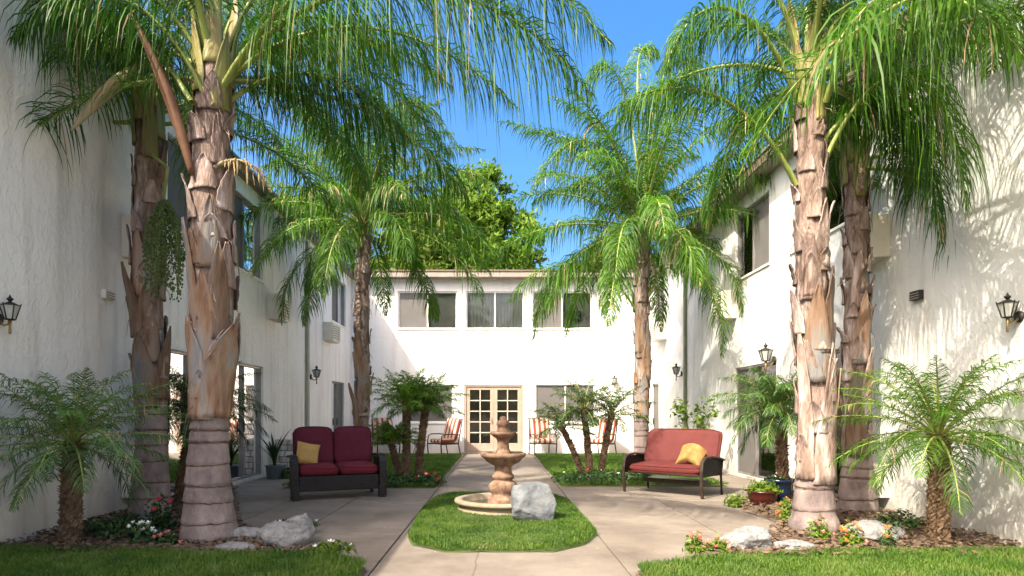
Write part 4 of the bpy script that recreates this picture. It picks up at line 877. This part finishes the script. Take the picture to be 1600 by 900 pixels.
# low stone planter by the left wall behind the sofa
sp = empty('stone_planter', (-4.5, 14.1, 0), label='low stacked stone planter against the left wall behind the burgundy loveseat', cat='planter')
random.seed(41)
for lv in range(6):
    y = -.5; 
    while y < .5:
        w = random.uniform(.14, .3); h = .125
        MB().box((.15 + random.uniform(-.012, .012), y + w / 2, .065 + lv * h), (.12, w - .012, h - .012)).build('stone', 'planter_stone', sp, .012); y += w
    x = -.25
    while x < .08:
        w = random.uniform(.1, .18); w = min(w, .09 - x + .001) if x + w > .09 else w
        MB().box((x + w / 2, -.44 + random.uniform(-.01, .01), .065 + lv * .125), (w - .012, .1, .113)).build('stone', 'planter_stone', sp, .012); x += w
q = MB().box((-.05, .0, .36), (.27, .76, .7)); q.build('soil', 'earth', sp)

# ------------------------------------------------------------------ cushions and furniture
def cushion(w, d, h, name, m, parent, loc, rot=(0, 0, 0), puff=.25, n=12, crown=0, seed=0, e=9):
    """rounded, slightly puffed box: w x d x h"""
    vs = []; fs = []; idx = {}
    def key(i, j, k): 
        if (i, j, k) not in idx:
            x, y, z = 2 * i / n - 1, 2 * j / n - 1, 2 * k / 4 - 1
            X = x; Y = y; Z = z
            rr = (abs(x) ** e + abs(y) ** e) ** (1 / e)
            if rr > 1: X /= rr; Y /= rr
            ed = max(abs(x), abs(y)); fall = (1 - ed ** 4)
            zz = Z * (1 - puff + puff * fall) * (1 if ed < 1 else .72)
            px = X * w / 2 * (1 - .06 * (abs(Z) == 1) * 1) ; py = Y * d / 2 * (1 - .03 * (abs(Z) == 1))
            if crown: py += crown * (1 - X * X) * (Y + 1) / 2
            nz = .006 * noise.noise(Vector((px * 5, py * 5, seed + zz * 3)))
            idx[(i, j, k)] = len(vs); vs.append((px, py, zz * h / 2 + nz))
        return idx[(i, j, k)]
    for i in range(n):
        for j in range(n):
            fs.append((key(i, j, 4), key(i + 1, j, 4), key(i + 1, j + 1, 4), key(i, j + 1, 4))); fs.append((key(i, j, 0), key(i, j + 1, 0), key(i + 1, j + 1, 0), key(i + 1, j, 0)))
        for k in range(4):
            fs.append((key(i, 0, k), key(i + 1, 0, k), key(i + 1, 0, k + 1), key(i, 0, k + 1))); fs.append((key(i, n, k), key(i, n, k + 1), key(i + 1, n, k + 1), key(i + 1, n, k)))
            fs.append((key(0, i, k), key(0, i, k + 1), key(0, i + 1, k + 1), key(0, i + 1, k))); fs.append((key(n, i, k), key(n, i + 1, k), key(n, i + 1, k + 1), key(n, i, k + 1)))
    o = MB().add(vs, fs, 0, True).build(name, m, parent); o.location = loc; o.rotation_euler = rot
    s = o.modifiers.new('soft', 'SUBSURF'); s.levels = 1; s.render_levels = 1
    for zz in (1, -1):                             # welted seams
        pts = []
        for k in range(57):
            a = 2 * math.pi * k / 56; c, q_ = math.cos(a), math.sin(a); m_ = (abs(c) ** e + abs(q_) ** e) ** (1 / e); X, Y = c / m_, q_ / m_
            pts.append((X * w * .474, Y * d * .488 + (crown * (1 - X * X) * (Y + 1) / 2), zz * h / 2 * (1 - puff) * .8))
        MB().tube(pts, .0065, 5, cap=False).build('piping', m, o)
    return o

def pillow(w, h, t, m, loc, rot, lab, seed, slump=0):
    n = 14; vs = []; fs = []
    for s in (1, -1):
        for i in range(n + 1):
            for j in range(n + 1):
                x, y = 2 * i / n - 1, 2 * j / n - 1; b = ((1 - x ** 4) * (1 - y ** 4)) ** .55; pin = 1 - .07 * (1 - abs(x) ** 2) * abs(y) - 0
                px = x * w / 2 * (1 - .07 * (1 - y * y)); py = y * h / 2 * (1 - .07 * (1 - x * x))
                z = s * t / 2 * b + .012 * noise.noise(Vector((x * 2.2, y * 2.2, seed))) * b * (1 + 3 * slump)
                vs.append((px, py - slump * .1 * (x * x), z))
    m2 = (n + 1) ** 2
    for i in range(n):
        for j in range(n):
            a = i * (n + 1) + j; fs.append((a, a + n + 1, a + n + 2, a + 1)); fs.append((a + m2, a + 1 + m2, a + n + 2 + m2, a + n + 1 + m2))
    o = MB().add(vs, fs, 0, True).build('throw_pillow', m); o.location = loc; o.rotation_euler = rot; return tag(o, lab, 'pillow')

def loc_of(root_loc, rz, p): v = Matrix.Rotation(rz, 3, 'Z') @ Vector(p); return Vector(root_loc) + v

# left: wicker loveseat
rzL = R(23); LS = Vector((-2.53, 10.03, 0))
s = empty('loveseat', LS, rzL, label='dark wicker loveseat with burgundy cushions in the shade on the left', cat='loveseat', group='outdoor loveseats')
MB().box((0, -.29, .245), (1.2, .07, .23)).build('front_apron', 'wicker', s, .015)
MB().box((0, .3, .3), (1.2, .05, .3)).build('back_rail', 'wicker', s, .012)
MB().box((0, .0, .33), (1.19, .56, .05)).build('seat_frame', 'wicker', s, .01)
q = MB(); q.add([(-.62, .28, .4), (.62, .28, .4), (.62, .42, 1.0), (-.62, .42, 1.0), (-.62, .32, .4), (.62, .32, .4), (.62, .46, 1.0), (-.62, .46, 1.0)], [(0, 1, 2, 3), (5, 4, 7, 6), (3, 2, 6, 7), (0, 3, 7, 4), (1, 5, 6, 2), (0, 4, 5, 1)]); q.build('back_panel', 'wicker', s, .01)
for sx in (-1, 1):
    q = MB(); N = 14; prof = []
    # curved arm: front column rising and rolling back over the top
    path = [(-.34, .02), (-.355, .2), (-.36, .42), (-.345, .56), (-.30, .635), (-.2, .665), (0, .668), (.22, .655), (.40, .635)]
    vs = []; fs = []; wd = .115
    for i, (y, z) in enumerate(path):
        th = .05 if i < 4 else .035
        y2, z2 = path[min(i + 1, len(path) - 1)]; y1, z1 = path[max(i - 1, 0)]; t = Vector((y2 - y1, z2 - z1)).normalized(); nn = Vector((t.y, -t.x))
        for (a, b) in ((-1, 0), (1, 0), (1, 1), (-1, 1)): vs.append((sx * .66 + a * wd / 2, y + nn.x * th * b, z + nn.y * th * b))
    for i in range(len(path) - 1):
        for k in range(4): fs.append((i * 4 + k, i * 4 + (k + 1) % 4, i * 4 + 4 + (k + 1) % 4, i * 4 + 4 + k))
    fs += [(3, 2, 1, 0), tuple(len(vs) - 4 + k for k in range(4))]
    q.add(vs, fs); q.build('arm', 'wicker', s, .012)
    MB().box((sx * .66, -.02, .38), (.045, .60, .44)).build('side_panel', 'wicker', s, .01)
    MB().box((sx * .64, -.325, .1), (.1, .07, .2)).build('leg', 'wicker', s, .01)
    MB().box((sx * .62, .34, .2), (.05, .05, .4), Matrix.Rotation(-.12, 3, 'X')).build('leg', 'wicker', s, .008)
for sx in (-1, 1):
    cushion(.60, .60, .17, 'seat_cushion', 'burgundy_seat', s, (sx * .302, -.04, .445), (R(3), 0, 0), .3, seed=sx)
    cushion(.615, .60, .15, 'back_cushion', 'burgundy', s, (sx * .31, .30, .775), (R(76), 0, 0), .25, crown=.02, seed=sx + 5)
pillow(.36, .36, .12, 'mustard', loc_of(LS, rzL, (-.43, .06, .675)), (R(72), R(12), rzL + R(6)), 'yellow throw pillow leaning in the left corner of the burgundy loveseat', 3)

# right: metal framed loveseat
rzR = R(-43); RS = Vector((2.82, 10.4, 0))
s = empty('loveseat', RS, rzR, label='brown metal and wicker loveseat with faded red cushions in the sun on the right', cat='loveseat', group='outdoor loveseats')
cushion(1.26, .60, .15, 'seat_cushion', 'rose_fabric_seat', s, (0, -.03, .42), (R(3), 0, 0), .2, n=16, seed=3)
cushion(1.34, .62, .14, 'back_cushion', 'rose_fabric', s, (0, .36, .74), (R(70), 0, 0), .2, n=16, seed=9)
q = MB()
for z, y in ((.34, -.3), (.34, .26), (.98, .52)): q.tube([(-.62, y, z), (.62, y, z)], .018, 8)
for x in (-.6, -.2, .2, .6): q.tube([(x, .26, .34), (x, .52, .98)], .014, 6); q.tube([(x, -.3, .34), (x, .26, .34)], .014, 6)
q.build('seat_frame', 'brown_metal', s)
MB().box((0, -.02, .335), (1.2, .52, .02)).build('seat_sling', 'wicker', s)
MB().box((0, .12, .2), (1.0, .35, .07)).build('glider_base', 'brown_metal', s, .01)
for sx in (-1, 1):
    q = MB(); path = [(-.33, .0), (-.37, .2), (-.37, .42), (-.335, .56), (-.24, .625), (-.05, .64), (.2, .62), (.42, .57)]
    vs = []; fs = []
    for i, (y, z) in enumerate(path):
        wd = .05 if i < 4 else .05 + .03 * min(1, (i - 3) / 2) ; th = .03
        y2, z2 = path[min(i + 1, len(path) - 1)]; y1, z1 = path[max(i - 1, 0)]; t = Vector((y2 - y1, z2 - z1)).normalized(); nn = Vector((t.y, -t.x))
        for (a, b) in ((-1, 0), (1, 0), (1, 1), (-1, 1)): vs.append((sx * .68 + a * wd / 2, y + nn.x * th * b, z + nn.y * th * b))
    for i in range(len(path) - 1):
        for k in range(4): fs.append((i * 4 + k, i * 4 + (k + 1) % 4, i * 4 + 4 + (k + 1) % 4, i * 4 + 4 + k))
    fs += [(3, 2, 1, 0), tuple(len(vs) - 4 + k for k in range(4))]
    q.add(vs, fs); q.build('arm', 'brown_metal', s, .008)
    q = MB(); q.tube([(sx * .68, .40, .57), (sx * .67, .36, .3), (sx * .66, .42, .0)], [.018, .02, .018], 8); q.build('leg', 'brown_metal', s)
    q = MB(); q.add([(sx * .675, -.33, .32), (sx * .675, .36, .32), (sx * .675, .42, .58), (sx * .675, .1, .6), (sx * .675, -.25, .59), (sx * .675, -.34, .5)], [(0, 1, 2, 3, 4, 5)]); q.build('side_panel', 'wicker', s, solid=.012)
pillow(.40, .36, .15, 'mustard_dark', loc_of(RS, rzR, (.34, .06, .67)), (R(60), R(14), rzR + R(10)), 'mustard patterned pillow slumped on the right end of the red loveseat', 8, 1)

# striped garden chairs at the back
def chair(loc, rz, lab):
    s = empty('garden_chair', loc, rz, label=lab, cat='chair', group='striped cushion chairs in front of the rear wall')
    s.scale = (1.1, 1.1, 1.04)
    cushion(.56, .56, .15, 'seat_cushion', 'striped', s, (0, -.03, .43), (0, 0, 0), .3)
    cushion(.60, .72, .14, 'back_cushion', 'striped', s, (0, .30, .76), (R(74), 0, 0), .3)
    for sx in (-1, 1):
        q = MB(); q.tube([(sx * .31, -.3, 0), (sx * .32, -.33, .3), (sx * .32, -.3, .58), (sx * .32, -.2, .63), (sx * .32, .1, .63), (sx * .31, .33, .6)], .018, 8); q.build('arm', 'brown_metal', s)
        q = MB(); q.tube([(sx * .3, .38, 0), (sx * .29, .3, .36), (sx * .29, .36, .6), (sx * .28, .46, 1.08)], .017, 8); q.build('leg', 'brown_metal', s)
        MB().box((sx * .3, 0, .34), (.03, .6, .04)).build('side_rail', 'brown_metal', s)
    q = MB(); q.tube([(-.28, .46, 1.08), (.28, .46, 1.08)], .016, 8); q.tube([(-.3, -.31, .35), (.3, -.31, .35)], .016, 8); q.tube([(-.3, .31, .35), (.3, .31, .35)], .016, 8)
    q.build('cross_bar', 'brown_metal', s)
    MB().box((0, -.0, .355), (.58, .58, .015)).build('seat_sling', 'brown_metal', s)
chair((-3.5, 19.95, 0), R(25), 'striped cushion chair farthest left, behind the burgundy loveseat')
chair((-1.7, 20.0, 0), R(-48), 'sunlit striped chair just left of the french doors, turned left')
chair((1.4, 20.1, 0), R(12), 'striped cushion chair just right of the french doors')
chair((3.2, 20.0, 0), R(-42), 'striped cushion chair farthest right, behind the triple palm')
q = empty('side_table', (-2.55, 20.2, 0), label='small dark round table between the two left striped chairs', cat='table')
MB().lathe([(0, .46), (.24, .46), (.25, .475), (.24, .49), (0, .49)], 28).build('table_top', 'brown_metal', q)
for k in range(3):
    a = R(120 * k + 20); MB().tube([(.2 * math.cos(a), .2 * math.sin(a), 0), (.08 * math.cos(a), .08 * math.sin(a), .25), (.16 * math.cos(a), .16 * math.sin(a), .46)], .012, 6).build('leg', 'brown_metal', q)

# ------------------------------------------------------------------ bedding plants, pots, shrubs
def leaf_cloud(parent, c, rad, n, size, m, name='foliage', up=.5, seed=0, shape=.42, org=Vector((0, 0, 0))):
    rs = np.random.RandomState(seed + 100); d = unit(rs.normal(0, 1, (n, 3))); d[:, 2] = np.abs(d[:, 2]); rr = rs.uniform(.25, 1, (n, 1)) ** .6
    bumpy = 1 + .25 * np.sin(d[:, :1] * 5 + seed) * np.cos(d[:, 1:2] * 6)
    p = np.array(c) + d * rr * bumpy * np.array(rad); nrm = unit(d + rs.normal(0, .6, (n, 3)) + [0, 0, up]); t = unit(np.cross(nrm, rs.normal(0, 1, (n, 3)))); b = np.cross(nrm, t)
    l = size * rs.uniform(.6, 1.3, (n, 1)); fold = nrm * l * .18
    v = np.stack([p - t * l, p - b * l * shape - fold * 0 + t * l * -.1, p + t * l - fold, p + b * l * shape - t * l * .1], 1)
    return np_mesh(name, v.reshape(-1, 3), np.arange(n * 4).reshape(-1, 4), m, parent)
def blossoms(parent, c, rad, n, size, m, seed=0):
    rs = random.Random(seed); q = MB()
    for _ in range(n):
        a = rs.uniform(0, 6.28); e = rs.uniform(.15, 1.4); p = Vector(c) + Vector((math.cos(a) * math.cos(e) * rad[0], math.sin(a) * math.cos(e) * rad[1], math.sin(e) * rad[2])) * rs.uniform(.9, 1.1)
        s = size * rs.uniform(.7, 1.2)
        for k in range(5):
            g = 2 * math.pi * k / 5 + a; d = Vector((math.cos(g), math.sin(g) * .7 - .3, math.sin(g) * .5 + .35)); sd = Vector((-math.sin(g), math.cos(g), 0)) * s * .45
            q.add([p, p + d * s * .7 - sd, p + d * s * 1.1, p + d * s * .7 + sd], [(0, 1, 2, 3)])
    return q.build('blossom', m, parent)
def plant(name, loc, rad, n, size, lm, lab, fl=(), cat='flower', seed=0, group=None, stems=True):
    r = empty(name, loc, label=lab, cat=cat, group=group)
    leaf_cloud(r, (0, 0, 0), rad, n, size, lm, seed=seed)
    if stems:
        q = MB(); rs = random.Random(seed)
        for k in range(7):
            a = rs.uniform(0, 6.28); q.tube([(0, 0, -.03), (math.cos(a) * rad[0] * .3, math.sin(a) * rad[1] * .3, rad[2] * .5), (math.cos(a) * rad[0] * .6, math.sin(a) * rad[1] * .6, rad[2] * .85)], [.006, .005, .002], 5)
        q.build('stem', 'rachis', r)
    for (m, k, s) in fl: blossoms(r, (0, 0, 0), rad, k, s, m, seed + k)
    return r
GB = 'flowering bedding plants'
plant('geranium', (-3.55, 6.75, .07), (.17, .14, .36), 420, .032, 'leaf_dark', 'dark leafy geranium with one red bloom between the left palms', [('flower_red', 5, .035)], seed=1, group=GB)
plant('begonia', (-3.42, 6.1, .07), (.16, .12, .20), 320, .03, 'leaf_dark', 'white flowering plant left of the large ringed palm trunk', [('flower_white', 12, .028)], seed=2, group=GB)
plant('begonia', (-3.1, 5.98, .07), (.13, .1, .13), 220, .026, 'leaf_dark', 'small plant with pink blooms at the foot of the ringed palm', [('flower_pink', 7, .026)], seed=3, group=GB)
plant('begonia', (-1.5, 5.68, .07), (.22, .12, .10), 320, .034, 'leaf_bright', 'low green plant with white blooms at the left lawn corner', [('flower_white', 4, .024)], seed=4, group=GB)
plant('groundcover_plant', (-2.2, 6.95, .06), (.3, .13, .1), 260, .03, 'leaf_dark', 'dark low plant behind the left rocks with a few white blooms', [('flower_white', 4, .024)], seed=5, group=GB, cat='plant')
plant('ivy', (-3.9, 6.6, .06), (.5, .4, .2), 800, .032, 'leaf_dark', 'dark low foliage around the foot of the left small palm', [], seed=6, group=GB, cat='plant')
plant('begonia', (1.76, 5.68, .07), (.11, .1, .17), 240, .026, 'leaf_bright', 'pink flowering begonia leftmost in front of the right rocks', [('flower_pink', 16, .026)], seed=7, group=GB)
plant('begonia', (1.97, 5.72, .07), (.10, .08, .12), 200, .026, 'leaf_bright', 'small begonia with pink blooms touching the biggest right rock', [('flower_pink', 9, .024)], seed=8, group=GB)
plant('begonia', (3.28, 5.95, .07), (.13, .1, .22), 260, .028, 'leaf_bright', 'tall begonia with orange red blooms right of the palm base', [('flower_orange', 16, .028), ('flower_pink', 6, .024)], seed=9, group=GB)
plant('begonia', (3.13, 6.25, .08), (.13, .1, .22), 240, .028, 'leaf_bright', 'green begonia with pale pink blooms tucked behind the orange one', [('flower_pink', 7, .026)], seed=19, group=GB)
plant('begonia', (3.58, 5.88, .07), (.08, .07, .2), 170, .024, 'leaf_dark', 'narrow orange flowering plant in front of the pale rock', [('flower_orange', 9, .024)], seed=10, group=GB)
plant('groundcover_plant', (4.3, 6.9, .07), (.35, .2, .2), 420, .032, 'leaf_dark', 'dark leafy plant at the wall behind the right small palm', [], seed=11, group=GB, cat='plant')
plant('begonia', (3.32, 7.35, .07), (.12, .1, .26), 280, .026, 'leaf_bright', 'bright plant with orange blooms left of the front right palm base', [('flower_orange', 9, .026)], seed=12, group=GB)
plant('begonia', (-1.22, 11.5, .05), (.28, .22, .17), 500, .035, 'leaf_dark', 'red and white begonias beside the path under the left triple palm', [('flower_red', 11, .032), ('flower_white', 5, .026)], seed=13, group=GB)
plant('groundcover_plant', (-2.0, 11.4, .05), (.85, .3, .2), 1300, .035, 'leaf_dark', 'dark foliage at the foot of the left triple palm', [], seed=14, group=GB, cat='plant')
plant('groundcover_plant', (1.75, 11.75, .05), (.75, .35, .24), 1500, .035, 'leaf_dark', 'dark foliage with red blooms at the foot of the right triple palm', [('flower_red', 4, .03), ('flower_white', 3, .024)], seed=15, group=GB, cat='plant')
plant('begonia', (2.55, 11.8, .05), (.4, .25, .24), 800, .035, 'leaf_dark', 'begonias with white and pink blooms left of the red loveseat', [('flower_white', 8, .026), ('flower_pink', 9, .028)], seed=16, group=GB)
plant('groundcover_plant', (-4.25, 12.9, .0), (.2, .3, .25), 300, .045, 'leaf_dark', 'dark foliage by the planter left of the burgundy loveseat', [], seed=17, group=GB, cat='plant')

# potted plants by the right bed
def pot(loc, prof, m, lab, name='flower_pot', soil=.9):
    r = empty(name, loc, label=lab, cat='pot'); MB().lathe(prof, 36).build('bowl', m, r)
    zt = max(p[1] for p in prof); rt = [p[0] for p in prof if p[1] == zt][0]
    MB().lathe([(rt * .93, zt * soil), (0, zt * soil + .01)], 24).build('potting_soil', 'earth', r); return r
pot((3.62, 8.75, .05), [(.12, 0), (.16, .03), (.19, .12), (.20, .17), (.215, .18), (.215, .2), (.19, .2), (.18, .15), (.15, .05)], 'pot_red', 'dark red glazed bowl pot beside the bed on the right')
plant('potted_begonia', (3.62, 8.75, .22), (.25, .22, .17), 420, .035, 'leaf_bright', 'bright green plant growing in the dark red bowl pot', cat='plant', seed=31)
pot((3.98, 9.05, .05), [(.13, 0), (.165, .05), (.18, .22), (.185, .28), (.205, .29), (.205, .33), (.185, .33), (.17, .28), (.15, .05)], 'pot_blue', 'glossy blue pot to the right of the red bowl pot')
plant('potted_begonia', (3.98, 9.05, .33), (.18, .16, .12), 300, .03, 'leaf_dark', 'small leaved plant with white blooms in the glossy blue pot', [('flower_white', 6, .022)], cat='plant', seed=32)
plant('groundcover_plant', (3.32, 8.9, .03), (.16, .14, .16), 260, .035, 'leaf_bright', 'bright leafy plant spilling onto the concrete left of the red pot', cat='plant', seed=33, group=GB)

# shrub behind the red sofa
sh = empty('shrub', (4.0, 13.0, .02), label='yellow green broad leaved shrub sticking up behind the red loveseat', cat='shrub')
q = MB(); tips = []; random.seed(5)
for k in range(8):
    t = Vector((random.uniform(-.45, .55), random.uniform(-.2, .2), random.uniform(1.05, 1.6))); q.tube([(0, 0, 0), (t.x * .3, t.y, t.z * .5), t], [.016, .011, .004], 6); tips.append(t)
q.build('stem', 'bark', sh)
for k, t in enumerate(tips): leaf_cloud(sh, (t.x * .8, t.y, t.z - .35), (.17, .15, .42), 42, .065, 'leaf_bright', seed=50 + k)
# spiky potted plant by the left wall
pg = pot((-4.45, 12.75, 0), [(.13, 0), (.15, .02), (.17, .24), (.185, .25), (.185, .27), (.165, .27), (.15, .2)], 'pot_grey', 'grey pot by the left wall holding a spiky plant')
sk = empty('spiky_plant', (-4.45, 12.75, .24), label='upright spiky green plant in the grey pot by the left wall', cat='plant')
for k in range(16):
    a = k * 2.4; l = random.uniform(.4, .75); tl = random.uniform(.1, .42); vs = []; fs = []
    for i in range(7):
        t = i / 6; c = Vector((math.cos(a) * tl * t * t, math.sin(a) * tl * t * t, l * t)); w = .028 * (1 - t) ** .6 * (1 + t); s2 = Vector((-math.sin(a), math.cos(a), 0)) * w; vs += [c - s2, c + s2]
        if i: fs.append((2 * i - 2, 2 * i - 1, 2 * i + 1, 2 * i))
    MB().add(vs, fs, 0, True).build('leaf', 'leaf_dark', sk, solid=.004)
print('scene built', len(bpy.data.objects))
